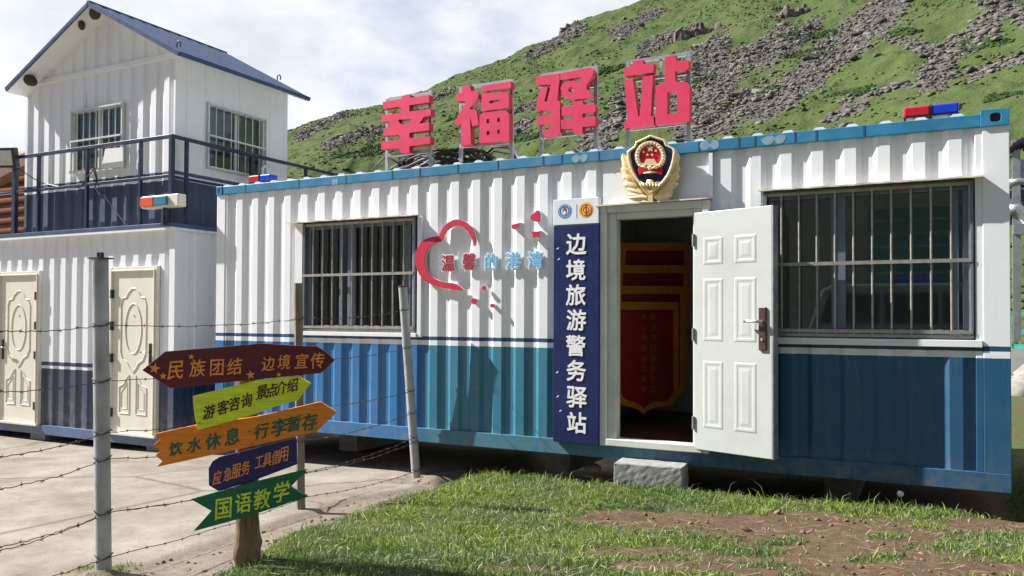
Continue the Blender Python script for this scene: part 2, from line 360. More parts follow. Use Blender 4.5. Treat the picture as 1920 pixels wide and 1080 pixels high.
def concrete_mask(x, y):
    e = 2.98+.10*(fbm(np.asarray(y)*2.7, np.asarray(y)*0, 3, 2)-.5)+np.where(np.asarray(y) > -.6, 0, .0)
    x = np.asarray(x, float); y = np.asarray(y, float); h = sstep(.18, .42, np.hypot((x-2.95)/1.3, y+.12)+.3*(fbm(x*7, y*7, 3, 44)-.5))*sstep(.16, .42, np.hypot((x-2.98)/1.5, y+3.5)+.3*(fbm(x*7, y*7, 3, 45)-.5))
    return h*(1-sstep(-.03, .04, x-e))*(1-sstep(.9, 1.1, y)*sstep(-.4, -.2, x))
def gz(x, y):
    x = np.asarray(x, float); y = np.asarray(y, float)
    zc = np.clip(-.25-.022*(2.9-x), -.36, -.2)-.06*sstep(-1.6, -.1, y)
    zg = -.165+.035*sstep(5, 8, x)+.06*sstep(2.1, 3.0, -y)
    s = sstep(-.12, .36, x-edge_x(y))
    z = zc*(1-s)+zg*s
    z = z+s*(.05*(fbm(x*1.3, y*1.3, 4, 4)-.5)+.02*(fbm(x*6, y*6, 3, 14)-.5))
    lump = np.exp(-((x-2.95)**2*1.5+(y+.10)**2*3)/.06)*.06*(.4+fbm(x*9, y*9, 3, 40))+np.exp(-((x-2.96)**2*2+(y+3.5)**2*5)/.12)*.06*(.4+fbm(x*9, y*9, 3, 41))
    z = z-.20*sstep(-.36, -.12, y-.10*(fbm(x*3, y*0, 3, 15)-.5)-.12*sstep(4.4, 5.6, x))*sstep(2.9, 3.3, x)*(1-sstep(7.5, 7.8, x))*(1-sstep(2.5, 3.0, y))
    far = sstep(6, 40, np.hypot(x-4, y)); z = z*(1-far)+far*(-.1)
    return z+lump-.028*(1-concrete_mask(x, y))*(1-s)
def axis(lo, hi, step, far):
    a = np.arange(lo, hi+1e-6, step); g = [step]; out = []
    d = step; p = hi
    while p < far: d *= 1.22; p += d; out.append(p)
    up = np.array(out); dn = (lo-(up-hi))[::-1]
    return np.concatenate([dn, a, up])
gx = axis(-5.0, 9.5, .045, 500); gy = axis(-6.0, 1.6, .045, 500)
GX, GY = np.meshgrid(gx, gy); V = np.stack([GX.ravel(), GY.ravel(), gz(GX, GY).ravel()], 1)
i = np.arange(len(gy)-1)[:, None]*len(gx)+np.arange(len(gx)-1)[None]; F = np.stack([i, i+1, i+1+len(gx), i+len(gx)], -1).reshape(-1, 4)
def ground_mat():
    m, t, p = newmat('ground'); v = objc(t)
    ag = nd(t, 'ShaderNodeAttribute', attribute_name='grass').outputs['Fac']; ac = nd(t, 'ShaderNodeAttribute', attribute_name='concrete').outputs['Fac']
    a, b, c = noise(t, v, 2.2, 8, .62), noise(t, v, 16, 6, .65), noise(t, v, 90, 4, .6)
    soil = mixc(t, ramp(t, b, [(.3, 0.0), (.7, 1.0)]), (.058, .036, .020), (.138, .090, .052))
    soil = mixc(t, ramp(t, c, [(.60, 0.0), (.72, .5)]), soil, (.20, .155, .11))
    gr = mixc(t, ramp(t, b, [(.3, 0.0), (.7, 1.0)]), (.045, .056, .020), (.095, .110, .036))
    con = mixc(t, ramp(t, a, [(.28, 0.0), (.70, 1.0)]), (.180, .153, .122), (.345, .308, .258))
    con = mixc(t, ramp(t, b, [(.52, 0.0), (.72, .5)]), con, (.155, .13, .10))
    con = mixc(t, ramp(t, noise(t, v, 1.1, 5, .5), [(.58, 0.0), (.63, .45)]), con, (.17, .15, .125))
    vo = nd(t, 'ShaderNodeTexVoronoi', feature='DISTANCE_TO_EDGE', i_Scale=.38); wv = mixc(t, .18, v, noise(t, v, 3, 4)); t.links.new(wv, vo.inputs['Vector'])
    con = mixc(t, ramp(t, vo.outputs['Distance'], [(0.0, .8), (.010, 0.0)]), con, (.10, .085, .07))
    con = mixc(t, ramp(t, noise(t, v, .8, 7, .7, sc=(1, 2.2, 1)), [(.54, 0.0), (.70, .55)]), con, (.17, .135, .10))
    con = mixc(t, ramp(t, c, [(.62, 0.0), (.70, .35)]), con, (.15, .13, .11))
    dirt = mixc(t, ramp(t, b, [(.3, 0.0), (.7, 1.0)]), (.15, .118, .09), (.26, .215, .17))
    s = nd(t, 'ShaderNodeSeparateXYZ'); t.links.new(v, s.inputs[0])
    isbank = nd(t, 'ShaderNodeMapRange'); t.links.new(s.outputs[0], isbank.inputs[0]); isbank.inputs[1].default_value = 3.5; isbank.inputs[2].default_value = 4.3
    base = mixc(t, isbank.outputs[0], dirt, soil)
    base = mixc(t, ac, base, con); base = mixc(t, ag, base, gr)
    seti(t, p, 'Base Color', base); seti(t, p, 'Roughness', .92); seti(t, p, 'Specular IOR Level', .25)
    setb(t, p, mth(t, 'ADD', mth(t, 'MULTIPLY', b, .6), mth(t, 'MULTIPLY', c, .4)), .55, .02); return m
gm = np.clip(grass_mask(V[:, 0], V[:, 1]), 0, 1)
ground = npmesh('ground', V, F, ground_mat(), True, {'grass': gm, 'concrete': np.clip(concrete_mask(V[:, 0], V[:, 1]), 0, 1)})
tag(ground, kind='structure')

# ---------------------------------------------------------------- hills
SIL = [(-900, 560), (-400, 500), (0, 430), (300, 330), (540, 244), (600, 222), (636, 211), (667, 206), (721, 195), (787, 175), (860, 145), (925, 119), (983, 94), (1041, 69), (1079, 43), (1133, 22), (1187, 0), (1400, -85), (1700, -190), (2100, -290), (2700, -330)]
az_t, el_t = [], []
for x, y in SIL:
    d = ray(x, y); az_t.append(math.atan2(d[0], d[1])); el_t.append(d[2]/math.hypot(d[0], d[1]))
az_t, el_t = np.array(az_t), np.array(el_t)
def hill_pt(az, t):
    e = np.interp(az, az_t, el_t); rc = np.interp(az, [az_t[0], -.6, 0, .5, 1.0], [100, 105, 150, 190, 210]); r0 = np.interp(az, [-1, -.3, .1], [34, 27, 22])
    r = r0+t*(rc-r0); tc = np.minimum(t, 1)
    z = (e*rc+CAM[2])*(tc*.90+.10*tc**2)-np.maximum(t-1, 0)**1.3*(e*rc)*.9
    x = CAM[0]+np.sin(az)*r; y = CAM[1]+np.cos(az)*r
    n = (fbm(x*.045, y*.045, 4, 50)-.5)*4.5*np.minimum(tc*2.5, 1)*(1-.85*sstep(.72, 1, t))+(fbm(x*.25, y*.25, 4, 60)-.5)*1.5*np.minimum(tc*4+.1, 1)+(fbm(x*1.1, y*1.1, 2, 70)-.5)*.38
    return x, y, z+n-.12*(1-np.minimum(t*10, 1))-.6*np.maximum(-t, 0)*10
def topx(x, y, z):
    d = np.stack([x-CAM[0], y-CAM[1], z-CAM[2]], -1); zz = d@_f
    return 960+FPX*(d@_r)/zz, PY-FPX*(d@_u)/zz
STRIPS = [([(1668, -10), (1630, 50), (1573, 95), (1513, 140), (1478, 170), (1430, 200)], 32), ([(1470, 75), (1390, 112), (1330, 173), (1296, 218)], 29), ([(1500, 150), (1413, 190), (1340, 222), (1290, 245)], 29),
          ([(1347, 90), (1300, 140), (1240, 190)], 28), ([(1880, -10), (1850, 50), (1797, 80), (1763, 118), (1745, 145)], 30), ([(1925, 105), (1830, 137)], 14), ([(1640, 60), (1740, 90), (1800, 100)], 10),
          ([(640, 215), (563, 256)], 9), ([(706, 240), (610, 276)], 8), ([(1090, 52), (1040, 80), (992, 106)], 9), ([(1230, 25), (1150, 65)], 10), ([(1260, 70), (1203, 98)], 11), ([(1180, 200), (1141, 235), (1100, 290)], 29),
          ([(1030, 185), (955, 210)], 8), ([(850, 170), (800, 190)], 6), ([(990, 230), (930, 260)], 9), ([(760, 215), (690, 260)], 6), ([(1580, 190), (1690, 160), (1760, 158)], 6), ([(1930, 320), (1890, 400)], 14), ([(1470, 100), (1530, 40)], 12), ([(1900, 20), (1960, 60)], 22), ([(1550, 225), (1620, 195)], 9)]
def scree(x, y, z):
    px, py = topx(x, y, z); m = np.full(px.shape, 9.0)
    for pl, r in STRIPS:
        for (a, b), (c, d) in zip(pl[:-1], pl[1:]):
            L2 = (c-a)**2+(d-b)**2; k = np.clip(((px-a)*(c-a)+(py-b)*(d-b))/L2, 0, 1)
            m = np.minimum(m, np.hypot(px-a-k*(c-a), (py-b-k*(d-b)))/r)
    n = fbm(x*.12, y*.12, 4, 80)-.5; n2 = fbm(x*.5, y*.5, 3, 90)-.5
    s = 1-sstep(.55, 1.35, m+n*1.5+n2*1.0)
    rnd = sstep(.25, .40, fbm(x*.06+4, y*.12, 4, 99)-.5+n2*.3)*.8
    return np.maximum(s, rnd)
azs = np.linspace(-1.15, .62, 760); ts = np.concatenate([[-.12], np.linspace(0, 1.05, 300), np.linspace(1.09, 1.6, 14)])
A, T = np.meshgrid(azs, ts); X, Y, Z = hill_pt(A, T); V = np.stack([X.ravel(), Y.ravel(), Z.ravel()], 1); nx = len(azs)
i = np.arange(len(ts)-1)[:, None]*nx+np.arange(nx-1)[None]; F = np.stack([i, i+1, i+1+nx, i+nx], -1).reshape(-1, 4)
def hill_mat():
    m, t, p = newmat('hillside'); v = objc(t); sc = nd(t, 'ShaderNodeAttribute', attribute_name='scree').outputs['Fac']
    a, b, c = noise(t, v, .10, 6, .6), noise(t, v, .7, 7, .65), noise(t, v, 4.5, 5, .6)
    g = mixc(t, ramp(t, b, [(.32, 0.0), (.68, 1.0)]), (.052, .082, .022), (.086, .116, .034))
    g = mixc(t, ramp(t, a, [(.42, 0.0), (.66, .6)]), g, (.088, .100, .040))
    g = mixc(t, ramp(t, c, [(.55, 0.0), (.70, .55)]), g, (.050, .073, .019))
    g = mixc(t, ramp(t, noise(t, v, .25, 5, .6), [(.60, 0.0), (.66, .65)]), g, (.048, .084, .018))
    r = mixc(t, ramp(t, noise(t, v, 2.2, 5, .7), [(.35, 0.0), (.65, 1.0)]), (.085, .079, .065), (.15, .138, .12))
    k = mth(t, 'ADD', sc, mth(t, 'MULTIPLY', mth(t, 'SUBTRACT', c, .5), .9))
    seti(t, p, 'Base Color', mixc(t, ramp(t, k, [(.32, 0.0), (.72, 1.0)]), g, r)); seti(t, p, 'Roughness', .95); seti(t, p, 'Specular IOR Level', .15)
    setb(t, p, mth(t, 'ADD', mth(t, 'MULTIPLY', b, .5), mth(t, 'MULTIPLY', c, .35)), .9, .5); return m
HM = hill_mat()
hill = npmesh('hillside', V, F, HM, True, {'scree': np.clip(scree(V[:, 0], V[:, 1], V[:, 2]), 0, 1)}); tag(hill, kind='structure')
# unseen hills added behind the photographer to darken window reflections and skylight
az2 = np.linspace(1.0, 4.9, 220); t2 = np.linspace(0, 1.5, 50); A, T = np.meshgrid(az2, t2)
rr = 45+T*110; X = CAM[0]+np.sin(A)*rr; Y = CAM[1]+np.cos(A)*rr; Z = np.minimum(T, 1)*(26+14*(fbm(A*2.5, A*0, 4, 5)))-np.maximum(T-1, 0)*30+(fbm(X*.05, Y*.05, 4, 6)-.5)*5*np.minimum(T*3, 1)-.3
V = np.stack([X.ravel(), Y.ravel(), Z.ravel()], 1); nx = len(az2); i = np.arange(len(t2)-1)[:, None]*nx+np.arange(nx-1)[None]
F = np.stack([i, i+1, i+1+nx, i+nx], -1).reshape(-1, 4)
tag(npmesh('added_hills', V, F, mat('added hillside', (.026, .034, .022), .95, var=.5, vs=.2), True), kind='structure')
# loose rocks lying in the scree runs: one uncountable mass
ICO = None
def ico():
    p = (1+5**.5)/2; v = np.array([(-1, p, 0), (1, p, 0), (-1, -p, 0), (1, -p, 0), (0, -1, p), (0, 1, p), (0, -1, -p), (0, 1, -p), (p, 0, -1), (p, 0, 1), (-p, 0, -1), (-p, 0, 1)], float)
    f = np.array([(0, 11, 5), (0, 5, 1), (0, 1, 7), (0, 7, 10), (0, 10, 11), (1, 5, 9), (5, 11, 4), (11, 10, 2), (10, 7, 6), (7, 1, 8), (3, 9, 4), (3, 4, 2), (3, 2, 6), (3, 6, 8), (3, 8, 9), (4, 9, 5), (2, 4, 11), (6, 2, 10), (8, 6, 7), (9, 8, 1)])
    return v/np.linalg.norm(v[0]), f
def slab():
    v = np.array([(-1, -1, -1), (1, -1, -1), (1, 1, -1), (-1, 1, -1), (-1, -1, 1), (1, -1, 1), (1, 1, 1), (-1, 1, 1)], float)*.72
    q = [(0, 3, 2, 1), (4, 5, 6, 7), (0, 1, 5, 4), (1, 2, 6, 5), (2, 3, 7, 6), (3, 0, 4, 7)]
    return v, np.array([t for a, b, c, d in q for t in ((a, b, c), (a, c, d))])
def rocks(P, size, flat=.6, jit=.32, shape=None):
    v, f = (shape or ico)(); n = len(P); nv = len(v)
    q = v[None]*(1+rng.uniform(-jit, jit, (n, nv, 3)))*rng.uniform(.55, 1.35, (n, 1, 3))*(1 if shape is None else np.array([1.35, .8, 1.0])); q[:, :, 2] *= flat
    a = rng.uniform(0, 2*np.pi, n); b = rng.normal(0, .45, n)
    ca, sa, cb, sb = np.cos(a)[:, None], np.sin(a)[:, None], np.cos(b)[:, None], np.sin(b)[:, None]
    y = q[..., 1]*cb-q[..., 2]*sb; z = q[..., 1]*sb+q[..., 2]*cb; x = q[..., 0]
    q = np.stack([x*ca-y*sa, x*sa+y*ca, z], -1)*size[:, None, None]+P[:, None]
    return q.reshape(-1, 3), (f[None]+nv*np.arange(n)[:, None, None]).reshape(-1, 3)
N = 900000; a = rng.uniform(-.95, .13, N); t = rng.uniform(0.03, 1.0, N)**.75; x, y, z = hill_pt(a, t); s = scree(x, y, z)
keep = (rng.uniform(0, 1, N) < s*.30+.004); a, x, y, z, s = a[keep], x[keep], y[keep], z[keep], s[keep]
size = np.clip(rng.lognormal(-2.5, .55, len(x)), .04, .55)*np.where(s > .3, 1.0, .9); P = np.stack([x, y, z+size*.02], 1)
V, F = rocks(P, size, .42, .30, slab)
sh = np.repeat(rng.uniform(.55, 1.2, (len(P), 1))*np.array([[.155, .143, .127]])*rng.uniform(.93, 1.07, (len(P), 3)), 8, 0)
def attr_mat(name, attr, rough=.9, spec=.2, trans=0, bump=0):
    m, t, p = newmat(name); c = nd(t, 'ShaderNodeAttribute', attribute_name=attr).outputs['Color']
    k = mixc(t, 1.0, c, ramp(t, noise(t, objc(t), 7, 4), [(.3, .75), (.7, 1.25)]), 'MULTIPLY')
    seti(t, p, 'Base Color', k); seti(t, p, 'Roughness', rough); seti(t, p, 'Specular IOR Level', spec)
    return m
tag(npmesh('scree_rocks', V, F, attr_mat('scree rock', 'tint'), False, {'tint': sh}), 'loose grey scree rocks running down the green hillside', 'rocks', kind='stuff')
# tussocks on the hill grass
N = 42000; a = rng.uniform(-.95, .12, N); t = rng.uniform(0, 1.0, N)**.9; x, y, z = hill_pt(a, t); s = scree(x, y, z); dn = fbm(x*.2, y*.2, 3, 120)
keep = (s < .25) & (rng.uniform(0, 1, N) < sstep(.40, .68, dn)); x, y, z = x[keep], y[keep], z[keep]; size = rng.uniform(.05, .20, len(x))
V, F = rocks(np.stack([x, y, z-size*.08], 1), size, .5, .4)
sh = np.repeat(rng.uniform(.7, 1.3, (len(x), 1))*np.array([[.070, .094, .026]])*rng.uniform(.9, 1.1, (len(x), 3)), 12, 0)
tag(npmesh('hill_tussocks', V, F, attr_mat('tussock', 'tint'), False, {'tint': sh}), 'low green tussocks and scrub on the hill', 'scrub', kind='stuff')
# outcrops: crags standing out of the slope, each a thing
def hill_at(px, py):
    d = ray(px, py); az = math.atan2(d[0], d[1]); e = d[2]/math.hypot(d[0], d[1]); lo, hi = 0.0, 1.0
    for _ in range(40):
        m_ = (lo+hi)/2; x, y, z = hill_pt(np.array(az), np.array(m_)); r = math.hypot(x-CAM[0], y-CAM[1])
        if (z-CAM[2])/r < e: lo = m_
        else: hi = m_
    return Vector((float(x), float(y), float(z))), r
def crag(px, py, wpx, hpx, label, seed, tilt=0.0, n=26):
    n = n*3
    P, r = hill_at(px, py); k = r/FPX; rg = np.random.default_rng(seed); w, h = wpx*k, hpx*k; mb = MB(); rt = Vector(_r)
    for j in range(n):
        u = rg.uniform(-1, 1); hh = h*(1-.6*u*u)*rg.uniform(.30, 1.0)*(.75+.25*math.sin(u*7+seed)); ww = w*rg.uniform(.035, .11); c = P+rt*(u*w*.5)+Vector((0, rg.uniform(-.3, .8)*w*.18, tilt*u*w*.5-.3*h+rg.uniform(-.15, .15)*h))
        ang = rg.uniform(0, 1.5); ring = []
        for lv, (q, s_) in enumerate(((-.4*h, 1.15), (hh*.45, 1.0), (hh*.8, .8), (hh, .42))):
            for m_ in range(6):
                t_ = ang+m_*math.pi/3; rad = ww*s_*rg.uniform(.75, 1.2); ring.append(c+Vector((math.cos(t_)*rad, math.sin(t_)*rad, q+rg.uniform(-.06, .06)*h)))
        fs = [(l*6+m_, l*6+(m_+1) % 6, (l+1)*6+(m_+1) % 6, (l+1)*6+m_) for l in range(3) for m_ in range(6)]+[tuple(range(18, 24))]
        mb.add(ring, fs)
    tag(mb.build('rock_outcrop', M['outcrop'], origin=P), label, 'rock outcrop', 'rock outcrops on the hillside')
MAT_ = [(1475, 68, 30, 8), (1545, 66, 34, 6), (1530, 98, 60, 8), (1690, 62, 34, 7), (1835, 84, 55, 13), (1600, 172, 40, 6), (1310, 150, 30, 6), (1350, 200, 34, 6), (1440, 168, 30, 5), (1770, 205, 40, 5), (1140, 130, 40, 6), (880, 215, 40, 7), (690, 285, 50, 9), (1000, 255, 50, 7), (1880, 180, 40, 6), (1240, 150, 30, 6)]
P, Sz = [], []
for cx_, cy_, rx_, ry_ in MAT_:
    n = int(rx_*10); t_ = rng.uniform(0, 6.28, n); q_ = rng.uniform(0, 1, n)**.6*(1+.3*np.sin(3*t_+cx_)); px_, py_ = cx_+rx_*q_*np.cos(t_), cy_+ry_*q_*np.sin(t_)-.18*rx_*q_*np.cos(t_)
    d = _f[None]+_r[None]*((px_-960)/FPX)[:, None]-_u[None]*((py_-PY)/FPX)[:, None]; az = np.arctan2(d[:, 0], d[:, 1]); e = d[:, 2]/np.hypot(d[:, 0], d[:, 1]); lo, hi = np.zeros(n), np.ones(n)
    for _ in range(22):
        m_ = (lo+hi)/2; x, y, z = hill_pt(az, m_); r_ = np.hypot(x-CAM[0], y-CAM[1]); below = (z-CAM[2])/r_ < e; lo = np.where(below, m_, lo); hi = np.where(below, hi, m_)
    P.append(np.stack([x, y, z], 1)); Sz.append(rng.uniform(1.4, 3.6, n)*r_/FPX)
P, Sz = np.concatenate(P), np.concatenate(Sz)
V, F = rocks(np.array(P), np.array(Sz), .75, .45); sh = np.repeat(rng.uniform(.5, 1.4, (len(P), 1))*np.array([[.034, .064, .016]]), 12, 0)
tag(npmesh('low_scrub', V, F, attr_mat('low scrub', 'tint'), False, {'tint': sh}), 'dark green mats of low scrub among the scree', 'scrub', kind='stuff')
crag(1318, 62, 92, 40, 'brown cracked rock outcrop on the hill above the roof letters, the largest one', 3, -.1, 34)
crag(1492, 25, 70, 32, 'dark broken rock outcrop at the top edge above the scree run', 5, .1, 24)
crag(640, 222, 62, 18, 'dark flat rock outcrop on the ridge just right of the white cabin', 8, .32, 22)
crag(1072, 48, 42, 14, 'small grey rock outcrop on the ridge line left of the summit', 11, .3, 14)

# ---------------------------------------------------------------- corrugated sheets
def prof(x, P, fo, sl, ph=0.0):
    u = ((x-ph) % P)/P; a, s = fo/P, sl/P; b = 1-a-2*s
    if u < a: return 0.0
    if u < a+s: return (u-a)/s
    if u < a+s+b: return 1.0
    return 1-(u-a-s-b)/s
def corr_x(x0, x1, P, fo, sl, ph=0.0):
    ks = {x0, x1}; k = math.floor((x0-ph)/P)-1
    while ph+k*P < x1+P:
        for o in (0, fo, fo+sl, P-sl): 
            q = ph+k*P+o
            if x0 < q < x1: ks.add(q)
        k += 1
    return sorted(ks)
def corrugated(mb, x0, x1, z0, z1, y, depth, P=.228, fo=.082, sl=.036, ph=0.0, fn=None):
    """front sheet facing -Y; fn maps (x, y, z) when the sheet runs another way; z1 may be a function of x"""
    xs = corr_x(x0, x1, P, fo, sl, ph); n = len(xs); T = fn or (lambda a, b, c: (a, b, c)); vs = []
    for q in xs:
        yy = y+depth*prof(q+1e-6 if q < x1 else q-1e-6, P, fo, sl, ph); zt = z1(q) if callable(z1) else z1
        vs += [T(q, yy, z0), T(q, yy, zt)]
    mb.add(vs, [(2*k, 2*k+2, 2*k+3, 2*k+1) for k in range(n-1)])
    return mb

# ---------------------------------------------------------------- main container
L, H, D = 7.497, 2.6, 2.44
box_ = thing('container_office', 'long white and blue corrugated container office with open door and barred windows', 'building')
mb = MB(); PH = .06; CO = dict(y=.012, depth=.022, ph=PH)
corrugated(mb, .155, 1.13, .13, 2.512, **CO); corrugated(mb, 1.13, 2.652, 2.152, 2.512, **CO); corrugated(mb, 1.13, 2.652, .13, .985, **CO)
corrugated(mb, 2.652, 4.532, .13, 2.512, **CO); corrugated(mb, 5.45, 5.86, .13, 2.512, **CO); corrugated(mb, 5.86, 7.29, 2.17, 2.512, **CO); corrugated(mb, 5.86, 7.29, .13, .985, **CO)
mb.add([(4.532, .024, 2.10), (5.45, .024, 2.10), (5.45, .024, 2.512), (4.532, .024, 2.512)], [(0, 1, 2, 3)])
mb.box(5.44, 5.47, -.004, .03, 2.135, 2.50)
mb.build('front_wall', M['main'], box_)
for a, b, c, d in ((0, .125, .125, .155), (7.335, L, 7.29, 7.335)): MB().box(a, b, 0, .14, .13, 2.512).box(c, d, .006, .1, .13, 2.512).build('corner_post', M['main'], box_, bevel=.004)
for a in (.001, L-.12): MB().box(a, a+.119, D-.12, D, .02, 2.6).build('corner_post', M['rail'], box_, bevel=.004)
mb = MB().box(.091, 7.324, -.010, .06, 2.512, 2.60); mb.build('top_rail', M['rail'], box_, bevel=.004)
mb = MB().box(0, L, -.006, .08, 0, .13); mb.build('bottom_rail', M['main'], box_, bevel=.004)
for px_, py_, k_ in ((1087, 297, 1.0), (1330, 272, 1.1), (1451, 262, 1.2), (628, 341, .5)):
    c = onY(px_, py_, -.011); mb = MB()
    for dx_, rx_ in ((-.035, .040), (.038, .036)): mb.prism([[(c.x+(dx_+rx_*math.cos(t)*(1+.12*math.sin(3*t+px_)))*k_, -.0112-.0004*(dx_ > 0), c.z+.034*math.sin(t)*(1+.1*math.sin(2*t+px_))) for t in np.linspace(0, 2*math.pi, 18, endpoint=False)]], (0, .0008, 0))
    mb.build('paint_patch', M['patch'], box_)
for px_ in (460, 560, 648, 735, 787, 858, 933, 1018, 1053, 1122, 1310, 1385, 1415, 1490, 1530, 1620):  # dark lines: rail joints together with painted shadows of the letter frame posts
    c = onY(px_, 350-.0985*(px_-407), -.011); MB().box(c.x-.006, c.x+.006, -.0125, -.0102, 2.515, 2.598).build('seam_shadow_line', M['seam_shadow'], box_)
def casting(x0, x1, z0, z1, hx, hz, hw, hh):
    m_ = MB(); ol = [(x0, -.016, z0), (x1, -.016, z0), (x1, -.016, z1), (x0, -.016, z1)]
    hl = [(hx+hw*math.copysign(abs(math.cos(t))**.6, math.cos(t)), -.016, hz+hh*math.copysign(abs(math.sin(t))**.6, math.sin(t))) for t in np.linspace(0, 2*math.pi, 20, endpoint=False)]
    m_.prism([ol, hl], (0, .16, 0)); o = m_.build('corner_casting', M['rail'], box_, bevel=.003)
    MB().box(hx-hw-.01, hx+hw+.01, .012, .02, hz-hh-.01, hz+hh+.01).build('dark_hole_plate', M['nest'], o); return o  # dark plate set in the hole in place of the shade inside it
casting(7.325, L, 2.508, 2.626, 7.415, 2.567, .032, .03); casting(.0, .09, 2.508, 2.604, .045, 2.556, .008, .028)
mb = MB(); xs = corr_x(.0, L, .228, .05, .05, .09); vs = []
for q in xs:
    zz = 2.582+.042*(1-prof(q+1e-6 if q < L else q-1e-6, .228, .05, .05, .09)); vs += [(q, .02, zz), (q, D, zz)]
mb.add(vs, [(2*k, 2*k+2, 2*k+3, 2*k+1) for k in range(len(xs)-1)])
vs = []
for q in xs:
    zz = 2.582+.042*(1-prof(q+1e-6 if q < L else q-1e-6, .228, .05, .05, .09)); vs += [(q, .02, 2.55), (q, .02, zz)]
mb.add(vs, [(2*k, 2*k+2, 2*k+3, 2*k+1) for k in range(len(xs)-1)])
mb.build('roof', M['white'], box_)
mb = MB(); F2 = lambda a, b, c: (L-b, a, c)
corrugated(mb, .14, D-.1, .13, 2.512, .01, .022, fn=lambda a, b, c: (L-b, a, c)); corrugated(mb, .14, D-.1, .13, 2.512, .01, .022, fn=lambda a, b, c: (b, a, c)); corrugated(mb, .05, L-.05, .13, 2.512, .0, .022, fn=lambda a, b, c: (a, D-b, c))
mb.build('side_wall', M['main'], box_)
for q in ((L-.08, L-.002, .08, D-.12, .001, .128), (.002, .08, .08, D-.12, .001, .128), (L-.07, L-.002, .16, D-.12, 2.513, 2.598), (.002, .07, .16, D-.12, 2.513, 2.598)): MB().box(*q).build('frame_beam', M['rail'], box_, bevel=.004)
mb = MB().box(.07, L-.07, .09, D-.06, .02, .15); mb.build('floor', M['floor'], box_)
MB().box(.08, L-.08, D-.075, D-.06, .15, 2.50).box(.05, .07, .09, D-.075, .15, 2.5).box(L-.07, L-.05, .09, D-.075, .15, 2.5).box(.07, L-.07, .07, D-.08, 2.50, 2.53).build('inner_lining', M['interior'], box_)
MB().box(4.0, 4.04, .09, D-.08, .15, 2.49).build('partition', M['interior'], box_)
for k in range(3): MB().box(1.0+2.6*k, 1.25+2.6*k, .9, 2.2, -.34, -.001).build('support_block', M['concrete'], box_)
def ring(mb, x0, x1, z0, z1, t, y0, y1):
    mb.box(x0, x1, y0, y1, z0, z0+t).box(x0, x1, y0, y1, z1-t, z1).box(x0, x0+t, y0+.001, y1-.001, z0+t, z1-t).box(x1-t, x1, y0+.001, y1-.001, z0+t, z1-t); return mb
def window(x0, x1, z0, z1, gx0, gx1, gz0, gz1, zmid, mull, nb, hood, hz, hp, sill):
    w = ring(MB(), x0, x1, z0, z1, .045, .045, .095)
    w.box(mull-.05, mull+.05, .05, .09, z0+.045, z1-.045).box(x1-.12, x1-.07, .055, .085, z0+.045, z1-.045).box(mull-.16, mull-.135, .055, .085, z0+.045, z1-.045)
    w.box(x0-.02, x0, .0, .1, z0-.01, z1+.01).box(x1, x1+.02, .0, .1, z0-.01, z1+.01).box(x0-.02, x1+.02, .02, .1, z1, z1+.02).box(x0-.02, x1+.02, .02, .1, z0-.02, z0)
    o = w.build('window', M['alu'], box_, bevel=.003)
    MB().add([(x0+.045, .068, z0+.045), (x1-.045, .068, z0+.045), (x1-.045, .068, z1-.045), (x0+.045, .068, z1-.045)], [(0, 1, 2, 3)]).build('pane', M['glass'], o)
    g = ring(MB(), gx0, gx1, gz0, gz1, .022, .010, .036)
    g.box(gx0+.001, gx1-.001, -.004, .009, zmid-.013, zmid+.013).box(gx0+.001, gx1-.001, -.004, .009, gz0+.03, gz0+.055)
    for k in range(nb):
        q = gx0+(gx1-gx0)*(k+1)/(nb+1); g.tube([(q, .020, gz0+.005), (q+.002*random.uniform(-1, 1), .020, zmid), (q, .020, gz1-.005)], .0085, 8)
    g.build('security_grille', M['grille'], o)
    h = MB(); n = 24; xs = [hood[0]+(hood[1]-hood[0])*k/n for k in range(n+1)]; vs = []
    for q in xs:
        j = .004*random.uniform(-1, 1); vs += [(q, .03, hz+.012), (q, -hp+j, hz+j), (q, -hp+j, hz-.012+j), (q, .03, hz)]
    h.add(vs, [(4*k+a, 4*k+4+a, 4*k+4+(a+1) % 4, 4*k+(a+1) % 4) for k in range(n) for a in range(4)]+[(3, 2, 1, 0), (4*n, 4*n+1, 4*n+2, 4*n+3)])
    h.build('hood', M['rusty'], o)
    MB().box(sill[0], sill[1], -.012, .03, sill[2], sill[3]).build('sill', M['white'], o, bevel=.003)
    return o
w1 = window(1.262, 2.612, 1.045, 2.118, 1.235, 2.612, 1.03, 2.125, 1.60, 1.83, 10, (1.09, 2.662), 2.148, .10, (1.14, 2.652, .986, 1.026))
MB().box(1.132, 1.232, -.002, .03, 1.026, 2.14).build('trim_strip', M['white'], w1, bevel=.003)
MB().box(2.655, 2.70, .0, .034, .986, 2.14).build('trim_strip', M['white'], w1, bevel=.003)
MB().box(2.46, 2.56, .074, .082, 1.48, 2.07).build('curtain', M['whiteplate'], w1)
w2 = window(5.89, 7.26, 1.06, 2.135, 5.868, 7.272, 1.047, 2.14, 1.592, 6.40, 10, (5.84, 7.338), 2.163, .095, (5.86, 7.33, .986, 1.035))
